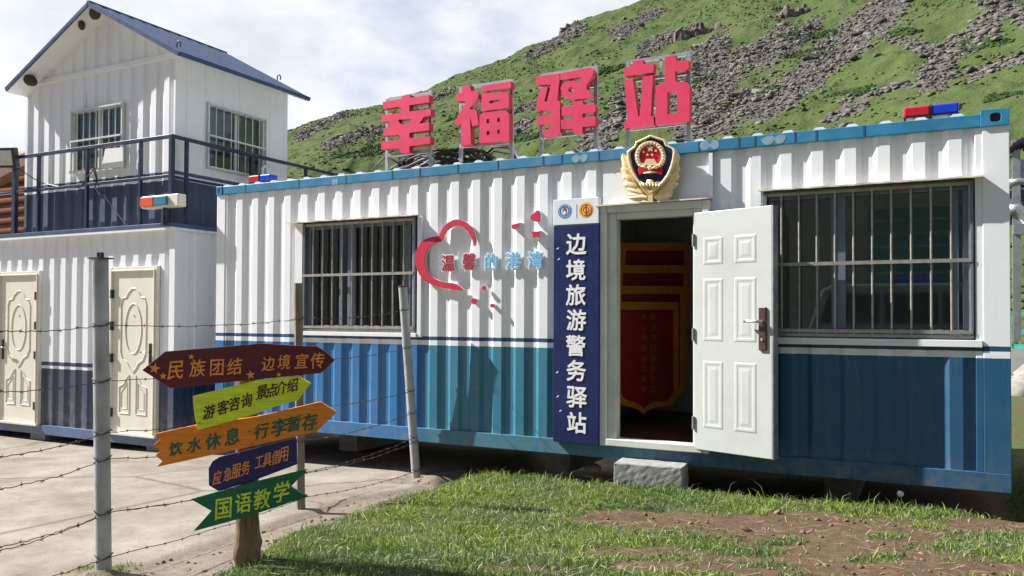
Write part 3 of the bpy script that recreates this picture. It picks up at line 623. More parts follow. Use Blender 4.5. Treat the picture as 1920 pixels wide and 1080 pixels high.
# door frame, hood, leaf
df = MB().box(4.532, 4.592, -.05, .06, .11, 2.12).box(5.40, 5.452, -.05, .06, .11, 2.12).box(4.592, 5.40, -.045, .06, 2.06, 2.12)
df.box(4.592, 4.67, -.022, .08, .17, 2.06).box(5.318, 5.40, -.022, .08, .17, 2.06).box(4.67, 5.318, -.020, .08, 2.005, 2.06).box(4.592, 5.40, -.055, .085, .112, .17)
dfo = df.build('door_frame', M['jamb'], box_, bevel=.006)
MB().add([(4.50, .024, 2.138), (5.452, .024, 2.146), (5.452, -.075, 2.134), (4.50, -.075, 2.128), (4.50, .024, 2.126), (5.452, .024, 2.134), (5.452, -.075, 2.122), (4.50, -.075, 2.116)], [(0, 3, 2, 1), (4, 5, 6, 7), (0, 1, 5, 4), (2, 3, 7, 6), (1, 2, 6, 5), (3, 0, 4, 7)]).build('door_hood', M['rusty'], dfo)
hg = Vector((5.335, -.052, 0)); ang = R(18.3); u = Vector((math.cos(ang), -math.sin(ang), 0)); nn = Vector((-math.sin(ang), -math.cos(ang), 0)); up = Vector((0, 0, 1)); DW, DB, DT = .672, .142, 2.018
def dp(a, z, o): return hg+u*a+nn*o+up*z
def dbox(mb, a0, a1, z0, z1, o0, o1): return mb.hexa([dp(a0, z0, o1), dp(a1, z0, o1), dp(a1, z0, o0), dp(a0, z0, o0), dp(a0, z1, o1), dp(a1, z1, o1), dp(a1, z1, o0), dp(a0, z1, o0)])
leaf = dbox(MB(), 0, DW, DB, DT, -.045, 0.0).build('door', M['doorwhite'], box_, bevel=.005)
mo = MB()
for (za, zb) in ((1.60, 1.815), (1.0, 1.49), (.32, .845)):
    for (a0, a1) in ((.085, .262), (.36, .545)):
        rect = lambda i: [(a0+i, za+i), (a1-i, za+i), (a1-i, zb-i), (a0+i, zb-i)]
        lv = [(0, .0005), (.010, .0035), (.022, .0035), (.034, .001), (.045, .001), (.066, .0035)]
        vs = [dp(a, z, h_) for i_, h_ in lv for a, z in rect(i_)]
        fs = [(4*q+k, 4*q+(k+1) % 4, 4*q+4+(k+1) % 4, 4*q+4+k) for q in range(len(lv)-1) for k in range(4)]+[tuple(4*(len(lv)-1)+k for k in range(4))]
        mo.add(vs, fs)
mo.build('raised_panel', M['doorwhite'], leaf)
dbox(MB(), DW+.001, DW+.008, DB, DT, -.075, .0).build('edge_strip', M['steel'], leaf)
lk = dbox(MB(), .57, .632, .94, 1.265, .001, .018); lk.build('lock_plate', M['plum'], leaf, bevel=.006)
hd = MB().tube([dp(.605, 1.155, .015), dp(.605, 1.155, .05)], .013, 10).tube([dp(.612, 1.155, .05), dp(.57, 1.157, .055), dp(.50, 1.157, .053), dp(.47, 1.154, .05)], [.011, .012, .011, .009], 10)
MB().lathe(dp(.603, 1.02, .018), nn, [(.012, 0), (.012, .008), (.006, .010)], 12).build('keyhole', M['chrome'], leaf)
hd.build('handle', M['chrome'], leaf, smooth=True)
for z in (.35, 1.05, 1.8): MB().tube([(5.33, -.06, z-.05), (5.33, -.06, z+.05)], .010, 10).build('hinge', M['steel'], leaf)

# ---------------------------------------------------------------- glyphs from the built-in font
GL = {}
def glyph(ch, bold=0.0):
    k = (ch, bold)
    if k not in GL:
        c = bpy.data.curves.new('glyph', 'FONT'); c.body = ch; c.extrude = .5; c.offset = bold; c.resolution_u = 2; c.fill_mode = 'BOTH'
        o = bpy.data.objects.new('glyph', c); COL.objects.link(o); dg = bpy.context.evaluated_depsgraph_get()
        me = bpy.data.meshes.new_from_object(o.evaluated_get(dg))
        vs = np.array([v.co[:] for v in me.vertices]); fs = [tuple(p.vertices) for p in me.polygons]
        bpy.data.objects.remove(o); bpy.data.curves.remove(c); bpy.data.meshes.remove(me)
        lo, hi = vs.min(0), vs.max(0); vs = (vs-(lo+hi)/2)/(hi[1]-lo[1]); vs[:, 2] *= (hi[1]-lo[1]); GL[k] = (vs, fs)
    return GL[k]
def put(mb, ch, c, a, b, n, h, depth, bold=0.0, wx=1.0, back=0.0):
    """glyph centred on c; a, b in-plane right and up; n out of the board; depth proud of it"""
    vs, fs = glyph(ch); c = Vector(c); sh = [(0, 0)]
    if bold: sh += [(bold*math.cos(t), bold*math.sin(t)) for t in np.linspace(0, 2*math.pi, 8 if bold > .04 else 4, endpoint=False)+.4]
    h0 = h/(1+2*bold)
    for k, (dx, dy) in enumerate(sh): mb.add([c+a*((p[0]*wx+dx)*h0)+b*((p[1]+dy)*h0)+n*(back+depth*(p[2]+.5)+.00012*k) for p in vs], fs)
    return mb
EX, EZ, NY = Vector((1, 0, 0)), Vector((0, 0, 1)), Vector((0, -1, 0))
pxs = lambda x, y, Y: (onY(x, y, Y)-onY(x, y+1, Y)).length      # metres per pixel of height at that spot

# tall blue sign board
sb = thing('sign_board', 'tall narrow navy board with white characters beside the doorway, two round logos on top', 'sign', (4.33, -.02, .1))
YS = -.065
MB().box(4.112, 4.532, YS, -.012, .112, 1.972).build('blue_panel', M['signblue'], sb, bevel=.004)
MB().box(4.108, 4.528, YS-.001, -.012, 1.975, 2.197).build('header_panel', M['signwhite'], sb, bevel=.004)
for ch, x, y in (('边', 1080.7, 457.8), ('境', 1079.7, 506), ('旅', 1079.7, 553), ('游', 1080.7, 600), ('警', 1079.7, 648), ('务', 1080.7, 694.8), ('驿', 1081.7, 744.4), ('站', 1081.7, 792.6)):
    put(MB(), ch, onY(x, y, YS), EX, EZ, NY, 40*pxs(x, y, YS), .004, .024, 1.0, .0005).build('character', M['whiteplate'], sb)
def disc(mb, c, r, y0, dpt, n=28, r0=0.0, sx=1.0):
    f_ = lambda q: [(c[0]+q*sx*math.cos(t), y0, c[2]+q*math.sin(t)) for t in np.linspace(0, 2*math.pi, n, endpoint=False)]
    return mb.prism([f_(r)]+([f_(r0)] if r0 else []), (0, dpt, 0))
def cr(x, y): return onY(1030+x/13.5, 360+y/13.5, YS)
c = cr(393, 485); yy = YS-.002
o = disc(MB(), c, .062, yy, .0008).build('round_logo', M['logoblue'], sb); disc(MB(), c, .066, yy, .0006, r0=.0622).build('logo_rim', M['logopale'], o)
disc(MB(), c, .052, yy-.001, .0008, r0=.048).build('logo_ring', M['logopale'], o); disc(MB(), c+Vector((0, 0, -.003)), .034, yy-.001, .0008, r0=.020).build('logo_wreath', M['logopale'], o)
lm = MB().prism([[(c.x-.018, yy-.0022, c.z-.004), (c.x+.018, yy-.0022, c.z-.004), (c.x+.012, yy-.0022, c.z+.026), (c.x, yy-.0022, c.z+.036), (c.x-.012, yy-.0022, c.z+.026)]], (0, .001, 0)); lm.build('logo_shield', M['logored'], o)
disc(MB(), c+Vector((0, 0, -.012)), .013, yy-.0035, .001).build('logo_centre', M['whiteplate'], o)
lt = MB()
for k in range(7):
    t = R(35+k*110/6); q = c+Vector((.057*math.cos(t), 0, .057*math.sin(t))); lt.box(q.x-.004, q.x+.004, yy-.0018, yy-.0002, q.z-.003, q.z+.003)
lt.build('logo_marks', M['whiteplate'], o)
c = cr(930, 455)
o = disc(MB(), c, .066, yy, .0008).build('round_logo', M['logogold'], sb); disc(MB(), c, .056, yy-.001, .0008).build('logo_field', M['logoyel'], o)
g_ = MB(); disc(g_, c, .050, yy-.0025, .001, r0=.042); disc(g_, c, .029, yy-.0025, .001, r0=.021); g_.box(c.x-.004, c.x+.004, yy-.0034, yy-.0005, c.z-.05, c.z+.05); g_.build('logo_mark', M['logored'], o)
MB().box(c.x-.088, c.x-.086, YS-.003, YS-.0005, c.z-.065, c.z+.055).build('divider', M['steel'], sb)
sc_ = MB()
for x, y in ((1041, 468), (1043, 488), (1040, 700), (1046, 772), (1041, 745)): q = onY(x+2, y, YS); MB().add([q+Vector((a, -.0012, b)) for a, b in ((0, 0), (.02, .006), (.028, .02), (.008, .012))], [(0, 1, 2, 3)]).build('scratch', M['signwhite'], sb)

# ---------------------------------------------------------------- big red roof characters on steel frames
cA = lambda x, y: (700+x/6.75, 160+y/6.75); cB = lambda x, y: (980+x/5.4, 90+y/5.4)
def circ(x, y, r, n=14): return [(x+r*math.cos(t), y+r*math.sin(t)) for t in np.linspace(0, 2*math.pi, n, endpoint=False)]
ROOFC = [
 ('幸', cA, [[[(120, 212), (360, 170), (360, 130), (468, 118), (468, 155), (705, 118), (705, 215), (455, 252), (455, 331), (725, 295), (725, 385), (640, 398), (580, 482), (705, 470), (705, 568), (455, 600), (455, 668), (720, 645), (720, 735), (455, 770), (455, 850), (345, 855), (345, 830), (320, 795), (100, 810), (100, 712), (340, 690), (345, 660), (320, 625), (125, 640), (125, 540), (215, 525), (190, 460), (105, 460), (108, 378), (345, 346), (345, 290), (310, 272), (120, 300)], [(310, 435), (480, 425), (440, 490), (380, 500), (335, 480)]]],
  (722, 187, 806, 172, 318, 308, 291, 283)),
 ('福', cA, [[[(1125, 5), (1222, -8), (1235, 70), (1310, 75), (1330, 110), (1325, 160), (1215, 300), (1300, 312), (1338, 500), (1250, 518), (1224, 390), (1235, 745), (1110, 765), (1105, 490), (1085, 510), (1045, 500), (1040, 440), (1160, 235), (1160, 195), (1045, 205), (1045, 110), (1125, 95)]],
   [[(1361, 8), (1740, -52), (1740, 38), (1375, 78)]], [[(1370, 120), (1680, 80), (1715, 110), (1715, 285), (1365, 330)], [(1470, 195), (1595, 180), (1595, 212), (1470, 232)]],
   [[(1345, 385), (1385, 345), (1680, 320), (1720, 360), (1720, 700), (1345, 735)], [(1435, 430), (1465, 425), (1465, 480), (1435, 483)], [(1570, 412), (1600, 408), (1600, 462), (1572, 465)], [(1435, 580), (1470, 575), (1470, 628), (1435, 632)], [(1570, 565), (1600, 560), (1600, 610), (1572, 615)]]],
  (860, 163, 958, 151, 308, 297, 274, 267)),
 ('驿', cB, [[[(135, 290), (365, 258), (376, 295), (350, 528), (378, 545), (380, 850), (350, 885), (225, 908), (195, 835), (285, 812), (280, 768), (135, 780), (150, 695), (290, 680), (290, 628), (140, 640), (140, 555), (175, 405), (255, 392), (218, 540), (245, 545), (285, 372), (135, 372)]],
   [[(378, 258), (688, 195), (722, 225), (705, 280), (650, 375), (645, 410), (718, 485), (715, 505), (560, 520), (500, 530), (440, 510), (395, 465), (383, 410), (400, 365), (450, 335), (520, 330), (575, 345), (600, 295), (382, 325)], circ(490, 422, 27)],
   [[(395, 595), (515, 580), (510, 540), (608, 533), (615, 575), (722, 562), (735, 590), (735, 648), (605, 665), (605, 705), (735, 690), (735, 785), (605, 800), (605, 865), (520, 870), (500, 815), (390, 820), (385, 730), (510, 715), (510, 680), (395, 690)]]],
  (1011, 141, 1116, 124, 292, 281, 256, 248)),
 ('站', cB, [[[(1020, 205), (1110, 180), (1115, 130), (1220, 118), (1222, 160), (1330, 155), (1320, 250), (1025, 285)]],
   [[(1030, 325), (1115, 315), (1170, 690), (1185, 690), (1215, 290), (1320, 275), (1298, 690), (1325, 690), (1330, 780), (1030, 815), (1030, 740), (1060, 715)]],
   [[(1437, 90), (1545, 70), (1555, 130), (1680, 125), (1680, 210), (1540, 240), (1550, 340), (1660, 345), (1690, 375), (1690, 745), (1345, 778), (1345, 400), (1380, 370), (1437, 360)], [(1465, 450), (1560, 440), (1562, 660), (1465, 670)]]],
  (1173, 116, 1290, 98, 275, 264, 241, 232))]
YL = .05
LBL = {'幸': 'big red roof character 幸 on a grey frame, leftmost of four', '福': 'big red roof character 福 on a grey frame, second from left', '驿': 'big red roof character 驿 on a grey frame, third from left', '站': 'big red roof character 站 on a grey frame above the gold emblem'}
for ch, cv, polys, (xl, yl, xr, yr, fl, fr, bl, br) in ROOFC:
    p0 = onY((xl+xr)/2, (fl+fr)/2, .13); th = thing('roof_character', LBL[ch], 'sign character', (p0.x, .13, 2.6), 'red characters standing on the container roof')
    mb = MB(); 
    for k, pl in enumerate(polys): mb.prism([[onY(*cv(x, y), YL)-Vector((0, .0006*k, 0)) for x, y in lp] for lp in pl], (0, .075, 0))
    o = mb.build('character', [M['redletter'], M['redside']], th)
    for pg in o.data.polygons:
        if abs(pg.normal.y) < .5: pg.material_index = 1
    YF = .15; q = lambda x, y: onY(x, y, YF); fm = MB(); w = .03
    TL, TR, BL_, BR = q(xl+5, yl-1), q(xr+2, yr-2), q(xl+5, bl), q(xr+2, br)
    for a in (TL, TR): fm.bar((a.x, YF, 2.585), (a.x, YF, a.z), w, w)
    zt, zb = (TL.z+TR.z)/2, (BL_.z+BR.z)/2; zm = zt*.7+zb*.3
    for z in (zt-.016, zb): fm.bar((TL.x+.016, YF, z), (TR.x-.016, YF, z), w-.003, w)
    fm.bar((TL.x+.016, YF, zm), (TR.x-.016, YF, zm), w-.003, w-.006)
    fm.bar((TR.x-.06, YF+.02, zb+.02), (TR.x-.04, YF+.42, 2.6), .024, .024); fm.bar((TL.x*.45+TR.x*.55, YF+.003, zm+.015), (TL.x*.45+TR.x*.55, YF+.003, zt-.03), .024, .024)
    fm.build('frame', M['steel'], th)

# ---------------------------------------------------------------- emblem over the door
cE = lambda x, y: (1100+x/6.0, 220+y/6.0)
em = thing('police_emblem', 'gold and navy shield emblem with red round badge mounted above the doorway', 'emblem', (4.99, -.02, 2.15))
def eL(pts, Y): return [onY(*cE(x, y), Y) for x, y in pts]
SH = [(715, 193), (770, 212), (880, 248), (905, 308), (990, 348), (1003, 382), (992, 470), (968, 560), (925, 660), (870, 735), (800, 805), (715, 862), (632, 800), (555, 715), (505, 630), (470, 540), (450, 440), (447, 384), (462, 372), (530, 322), (552, 270), (640, 230)]
cx, cy = 718, 480
IN = [(cx+(x-cx)*.875, cy+(y-cy)*.90-4) for x, y in SH]
MB().prism([eL(SH, -.105), eL(IN, -.105)], (0, .06, 0)).build('shield_rim', M['goldpale'], em, bevel=.008)
MB().prism([eL([(cx+(x-cx)*.89, cy+(y-cy)*.91-4) for x, y in SH], -.075)], (0, .04, 0)).build('shield_field', M['emnavy'], em)
el = lambda x, y, rx, ry, n=30: [(x+rx*math.cos(t), y+ry*math.sin(t)) for t in np.linspace(0, 2*math.pi, n, endpoint=False)]
rg = MB().prism([eL(el(712, 436, 172, 172), -.10), eL(el(712, 436, 124, 128), -.10)], (0, .03, 0))
for k in range(26):
    t = 2*math.pi*k/26; x, y = 712+148*math.cos(t), 436+150*math.sin(t); p = onY(*cE(x, y), -.10); tt = t+.9
    rg.tube([p+Vector((-.012*math.cos(tt), 0, .012*math.sin(tt))), p+Vector((0, -.004, 0)), p+Vector((.012*math.cos(tt), 0, -.012*math.sin(tt)))], [.003, .0065, .003], 6)
ro = rg.build('wheat_ring', M['goldpale'], em)
MB().prism([eL(el(712, 432, 126, 130), -.085)], (0, .02, 0)).build('red_disc', M['emred'], ro)
def star(mb, x, y, r, Y, cv, rot=0.0, d=.006, k=.40, pl=None):
    pts = []
    for j in range(10):
        t = math.pi/2+rot+j*math.pi/5; rr_ = r if j % 2 == 0 else r*k; pts.append((x+rr_*math.cos(t), y-rr_*math.sin(t)))
    return mb.prism([[(pl(*p) if pl else onY(*cv(*p), Y)) for p in pts]], (0, d, 0) if pl is None else d)
st = star(MB(), 714, 348, 46, -.095, cE)
for x, y, r_, ro_ in ((638, 386, 20, .3), (778, 374, 20, -.3), (682, 420, 19, .1), (736, 420, 19, -.1)): star(st, x, y, r_, -.095, cE, ro_)
st.build('star', M['goldpale'], ro)
gt = MB()
for pts in ([(668, 468), (762, 468), (770, 492), (660, 492)], [(650, 494), (780, 494), (775, 512), (655, 512)], [(606, 514), (802, 514), (796, 538), (612, 538)]): gt.prism([eL(pts, -.098)], (0, .014, 0))
gt.build('gate', M['goldpale'], ro)
MB().prism([eL([(590, 540), (640, 575), (712, 560), (790, 575), (838, 540), (855, 600), (840, 648), (770, 625), (712, 640), (650, 628), (590, 650), (574, 600)], -.108)], (0, .02, 0)).build('ribbon', M['emred'], ro, bevel=.004)
gg = MB()
for a, b, r_ in (((610, 548), (690, 575), .008), ((730, 575), (815, 548), .008), ((640, 628), (790, 622), .008)): gg.tube([onY(*cE(*a), -.112), onY(*cE((a[0]+b[0])/2, (a[1]+b[1])/2-6), -.118), onY(*cE(*b), -.112)], [r_*.6, r_, r_*.6], 8)
gg.lathe(onY(*cE(712, 570), -.105), (0, -1, 0), [(.022, 0), (.018, .010), (.006, .012)], 12); gg.build('ribbon_bow', M['goldpale'], ro, smooth=True)
gw = MB().prism([eL([(575, 722), (610, 716), (640, 740), (672, 735), (680, 705), (712, 698), (745, 705), (752, 735), (790, 722), (830, 722), (800, 780), (715, 838), (635, 780)], -.102)], (0, .03, 0))
for k in range(7):
    x = 600+k*36; gw.tube([onY(*cE(x, 735), -.103), onY(*cE(x+10, 765), -.112), onY(*cE(700+(x-700)*.5, 800), -.103)], [.004, .009, .004], 6)
gw.build('wall_relief', M['gold'], em, smooth=True)
wl = MB()
def leafx(mb, x, y, a, ln, wd, Y):
    c = onY(*cE(x, y), Y); k = .0046*ln/ln; s_ = pxs(1200, 300, Y)/6
    d = Vector((math.cos(a), 0, math.sin(a))); e = Vector((-math.sin(a), 0, math.cos(a)))
    n = 7; top = []; bot = []; mid = []
    for j in range(n):
        f_ = j/(n-1); w = wd*s_*math.sin(math.pi*min(1, .08+f_*.92))**.8; p = c+d*(ln*s_*f_)
        mid.append(p+Vector((0, -.012*math.sin(math.pi*f_)-.004, 0))); top.append(p+e*w+Vector((0, .004, 0))); bot.append(p-e*w+Vector((0, .004, 0)))
    mb.add(top+mid+bot, [(j, j+1, n+j+1, n+j) for j in range(n-1)]+[(n+j, n+j+1, 2*n+j+1, 2*n+j) for j in range(n-1)])
for sd in (-1, 1):
    for (x, y, a, ln, wd, Y) in ((40, 900, 178, 270, 30, -.075), (60, 905, 165, 260, 34, -.07), (90, 860, 160, 250, 34, -.068), (150, 800, 150, 200, 36, -.066), (190, 730, 140, 200, 38, -.064), (225, 660, 128, 190, 36, -.062), (250, 580, 115, 170, 32, -.06), (280, 520, 105, 150, 26, -.058), (200, 780, 165, 150, 30, -.06), (240, 700, 155, 120, 28, -.058), (265, 620, 140, 110, 26, -.056)):
        aa = R(a) if sd < 0 else math.pi-R(a)
        leafx(wl, 715+sd*x, y, aa, ln*.82, wd*1.5, Y)
wl.prism([eL([(690, 880), (740, 880), (745, 955), (685, 955)], -.085)], (0, .04, 0))
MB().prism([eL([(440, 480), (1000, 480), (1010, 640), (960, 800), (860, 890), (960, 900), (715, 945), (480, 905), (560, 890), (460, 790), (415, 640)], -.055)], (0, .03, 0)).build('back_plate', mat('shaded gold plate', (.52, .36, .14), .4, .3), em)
wl.build('wheat_wreath', M['goldpale'], em)

# ---------------------------------------------------------------- heart and slogan on the wall
cH = lambda x, y: (540+x/3.692, 380+y/3.692); YH = -.026
def hpoly(pts, Y=YH, cv=cH): return [onY(*cv(x, y), Y) for x, y in pts]
def smooth_loop(pts, it=2):
    for _ in range(it):
        q = []
        for a, b in zip(pts, pts[1:]+pts[:1]): q += [(a[0]*.75+b[0]*.25, a[1]*.75+b[1]*.25), (a[0]*.25+b[0]*.75, a[1]*.25+b[1]*.75)]
        pts = q
    return pts
HEART = [(1222, 613), (1130, 600), (1050, 588), (980, 562), (930, 528), (898, 480), (880, 420), (880, 360), (898, 305), (935, 262), (985, 238), (1045, 232), (1050, 215), (1070, 175), (1105, 138), (1155, 114), (1205, 120), (1250, 148), (1282, 195), (1298, 250), (1290, 310), (1278, 265), (1258, 215), (1220, 172), (1170, 155), (1125, 168), (1088, 200), (1065, 270), (1025, 275), (985, 298), (955, 345), (943, 400), (952, 455), (978, 500), (1025, 535), (1085, 552), (1150, 558), (1190, 580)]
MBH = MB().prism([hpoly(smooth_loop(HEART, 1))], (0, .012, 0)); c0 = onY(840, 480, -.02)
hb = tag(MBH.build('heart_ornament', M['heart'], origin=c0), 'large open red heart outline fixed on the white corrugated wall right of the window', 'wall ornament')
MB().prism([[(p.x+.005, -.0135, p.z) for p in hpoly(smooth_loop(HEART, 1))]], (0, .014, 0)).build('backing', M['whiteplate'], hb)
def small(pts, cv, label, name, cat, Y=-.024, sm=1):
    lp = smooth_loop(pts, sm) if sm else pts; P = hpoly(lp, Y, cv); c = sum(P, Vector())/len(P)
    o = tag(MB().prism([P], (0, .010, 0)).build(name, M['heart'], origin=c), label, cat, 'small red cutouts on the wall')
    MB().prism([[p+Vector((.004, .0105, 0)) for p in P]], (0, .03, 0)).build('backing', M['whiteplate'], o)
cS = lambda x, y: (780+x/6, 280+y/6)
small([(1282, 770), (1300, 735), (1330, 720), (1350, 690), (1375, 684), (1392, 710), (1394, 770), (1385, 820), (1350, 815), (1300, 800)], cS, 'red heart cutout at the top right of the slogan', 'heart_cutout', 'ornament')
small([(1075, 850), (1110, 840), (1175, 825), (1145, 858), (1165, 880), (1130, 885), (1110, 905), (1080, 890)], cS, 'red winged cutout above the character 港', 'winged_cutout', 'ornament', sm=0)
small([(1298, 930), (1340, 925), (1400, 918), (1375, 950), (1405, 985), (1350, 985), (1305, 995), (1310, 960)], cS, 'red winged cutout below the red heart, above 湾', 'winged_cutout', 'ornament', sm=0)
small([(1338, 595), (1345, 578), (1362, 573), (1370, 590), (1365, 608), (1350, 606)], cH, 'tiny red cutout under the character 的, highest of three', 'heart_cutout', 'ornament')
small([(1264, 685), (1275, 665), (1295, 660), (1305, 680), (1300, 703), (1280, 705)], cH, 'tiny red cutout just right below the big heart tip', 'heart_cutout', 'ornament')
small([(1398, 712), (1408, 698), (1425, 702), (1430, 718), (1415, 728), (1402, 724)], cH, 'tiny red cutout lowest of the three under the slogan', 'heart_cutout', 'ornament')
for ch, x, y, h, mk, cn in (('温', 841, 493, 30.5, 'hredgl', 'dark red'), ('馨', 880.7, 490.5, 31, 'hredgl', 'dark red'), ('的', 922, 491, 30.5, 'skyblue', 'light blue'), ('港', 963, 489, 31.5, 'skyblue', 'light blue'), ('湾', 1004.5, 487.8, 33, 'skyblue', 'light blue')):
    c = onY(x, y, -.002); bw = .008 if ch == '馨' else .020; k = pxs(x, y, -.03)
    o = tag(put(MB(), ch, c, EX, EZ, NY, h*k, .005, bw, .92, .0115).build('wall_character', M[mk], origin=c), f'raised {cn} character {ch} of the slogan on the white wall', 'wall character', 'raised slogan characters on the wall')
    put(MB(), ch, c, EX, EZ, NY, (h+4.0)*k, .010, .062, .90, .001).build('white_rim', M['whiteplate'], o)

# ---------------------------------------------------------------- light bars, cables, pennants, step
def light_bar(x0, x1, z, Y, h, label, mr, mb_, mid=None):
    t = thing('light_bar', label, 'warning light', ((x0+x1)/2, Y, z), 'red and blue warning lights'); xm = (x0+x1)/2; d = .12
    MB().box(x0, xm-.004, Y, Y+d, z+.02, z+.02+h).build('red_lens', mr, t, bevel=.012); MB().box(xm+.004, x1, Y, Y+d, z+.02, z+.02+h).build('blue_lens', mb_, t, bevel=.012)
    b = MB()
    for q in (x0+.006, xm, x1-.006): b.box(q-.006, q+.006, Y+.02, Y+.10, z-.03, z+.02)
    b.box(x0-.004, x1+.004, Y-.004, Y+d+.004, z+.0125, z+.0195); b.box(xm-.0035, xm+.0035, Y-.004, Y+d, z+.02, z+.022+h); b.build('bracket', M['dark'], t)
light_bar(6.845, 7.195, 2.615, .03, .075, 'red and blue light bar on the right end of the container roof edge', M['lensred'], M['lensblue'])
light_bar(.34, .66, 2.625, .12, .075, 'small red and blue light bar on the left end of the container roof', M['lensred'], M['lensblue'])
cb = MB(); c0 = Vector((2.62, .55, 2.62))
for k in range(16):
    a0 = random.uniform(0, 6.28); pts = []
    for j in range(14):
        t = a0+j*.42; rx = .55*random.uniform(.7, 1.05); pts.append(c0+Vector((rx*math.cos(t), .25*math.sin(t), .10+.07*math.sin(j*.9+k)+.06*random.random())))
    cb.tube(pts, .012, 6)
for k in range(9):
    a = random.uniform(-1, 1); pts = [c0+Vector((a*.4, 0, .05)), c0+Vector((a*.7, random.uniform(-.1, .1), random.uniform(.18, .30))), c0+Vector((a*.95, random.uniform(-.1, .1), random.uniform(.1, .22))), c0+Vector((a*1.1, .05, .0))]
    cb.tube(pts, .011, 6)
tag(cb.build('cable_coil', M['black'], origin=c0, smooth=True), 'tangled black cable lying on the container roof behind the leftmost red character', 'cable')
# award pennants hanging inside the doorway
pd = Vector((math.sin(R(28)), math.cos(R(28)), 0)); pn = Vector((pd.y, -pd.x, 0))     # the hanging plane runs back and to the right; pn towards the doorway
PP = Vector((4.36, 1.02, 0)); pnn = np.array(pn)
def pen(xl, xr, yt, yb, yp, off, label, word=None):
    P0 = PP+pn*off; q = lambda x, y: onP(x, y, np.array(P0), pnn)
    tl, tr = q(xl, yt), q(xr, yt+3); t = thing('award_pennant', label, 'pennant', ((tl+tr)/2), 'red award pennants hanging inside the doorway')
    def shp(i): 
        l, r, tp, b, p = xl+i, xr-i, yt+i*1.5, yb-i, yp-i; m = (l+r)/2-6; w = r-l
        return [(l, tp), (r, tp), (r, b-18), (r-.06*w, b-6), (r-.16*w, b), (m+.20*w, b+1), (m+.07*w, p-7), (m, p), (m-.07*w, p-7), (m-.20*w, b+1), (l+.16*w, b), (l+.06*w, b-6), (l, b-18)]
    fr = MB().prism([[q(*p) for p in shp(0)]], -pn*.012); fr.build('fringe', M['fringe'], t)
    MB().prism([[q(*p)+pn*.006 for p in shp(10)]], -pn*.005).build('velvet', M['velvet'], t)
    if word:
        for txt, x0, y0, st_, h in word:
            g_ = MB(); n = pn
            for j, ch in enumerate(txt): put(g_, ch, q(x0, y0+j*st_)+pn*.0065, pd, EZ, pn, h*(q(x0, y0)-q(x0, y0+1)).length, .001, .0, 1.15)
            g_.build('lettering', M['gilt'], t)
pen(1163, 1292, 455, 700, 712, .0, 'rearmost red award pennant with gold fringe, highest in the doorway stack')
pen(1158, 1291, 497, 722, 735, .05, 'second red award pennant from the top in the doorway stack')
pen(1156, 1284, 536, 748, 760, .10, 'third red award pennant from the top in the doorway stack')
pen(1154, 1272, 566, 762, 776, .15, 'front red award pennant with gold characters and pointed fringe, lowest in the doorway', [('执法为民高效务实', 1224, 594, 19.4, 15), ('热心相助排忧解难', 1206, 594, 19.4, 13)])
# step block and stone
c = onZ(1222, 908, -.15); so_ = Vector((c.x, c.y, -.16))
P4 = [onZ(1150, 911, -.165), onZ(1150, 911, -.165)+Vector((.55*math.cos(R(5)), .55*math.sin(R(5)), 0))]; fx = (P4[1]-P4[0]); bk = Vector((-fx.y, fx.x, 0)).normalized()*.27
zt = .02; b4 = [P4[0], P4[1], P4[1]+bk, P4[0]+bk]
rgn = np.random.default_rng(3); st = MB(); n1_, n2_, n3_ = 16, 8, 7
def blockgrid(b4, z0, z1):
    import itertools
    vid = {}; mb = MB()
    def P(i_, j_, k_):
        if (i_, j_, k_) not in vid:
            a, b = i_/n1_, j_/n2_; p = (b4[0]*(1-a)+b4[1]*a)*(1-b)+(b4[3]*(1-a)+b4[2]*a)*b; p = p.copy(); p.z = z0+(z1-z0)*k_/n3_
            c_ = sum(1 for u_, m_ in ((i_, n1_), (j_, n2_), (k_, n3_)) if u_ in (0, m_)); ctr = (b4[0]+b4[2])/2
            p += Vector(rgn.normal(0, .0016, 3)); 
            if c_ >= 2: p += (ctr-p)*random.uniform(.001, .006)
            vid[(i_, j_, k_)] = len(mb.v); mb.v.append(p)
        return vid[(i_, j_, k_)]
    for i_ in range(n1_):
        for j_ in range(n2_): mb.f.append([P(i_, j_, n3_), P(i_+1, j_, n3_), P(i_+1, j_+1, n3_), P(i_, j_+1, n3_)])
        for k_ in range(n3_): mb.f.append([P(i_, 0, k_), P(i_+1, 0, k_), P(i_+1, 0, k_+1), P(i_, 0, k_+1)]); mb.f.append([P(i_+1, n2_, k_), P(i_, n2_, k_), P(i_, n2_, k_+1), P(i_+1, n2_, k_+1)])
    for j_ in range(n2_):
        for k_ in range(n3_): mb.f.append([P(0, j_+1, k_), P(0, j_, k_), P(0, j_, k_+1), P(0, j_+1, k_+1)]); mb.f.append([P(n1_, j_, k_), P(n1_, j_+1, k_), P(n1_, j_+1, k_+1), P(n1_, j_, k_+1)])
    return mb
tag(blockgrid(b4, -.2, zt).build('step_block', M['concrete'], origin=so_, bevel=.008), 'rough grey concrete block used as a step below the open door', 'step')
c = onZ(1106, 884, -.14); V, F = rocks(np.array([[c.x, c.y+.06, -.12]]), np.array([.13]), .42, .12)
o = MB().add([Vector(p) for p in V], [tuple(q) for q in F]).build('stone', M['stone'], origin=(c.x, c.y+.06, -.15), smooth=True); tag(o, 'rounded grey stone on the grass under the container left of the step', 'stone')
ss = o.modifiers.new('sub', 'SUBSURF'); ss.levels = ss.render_levels = 2

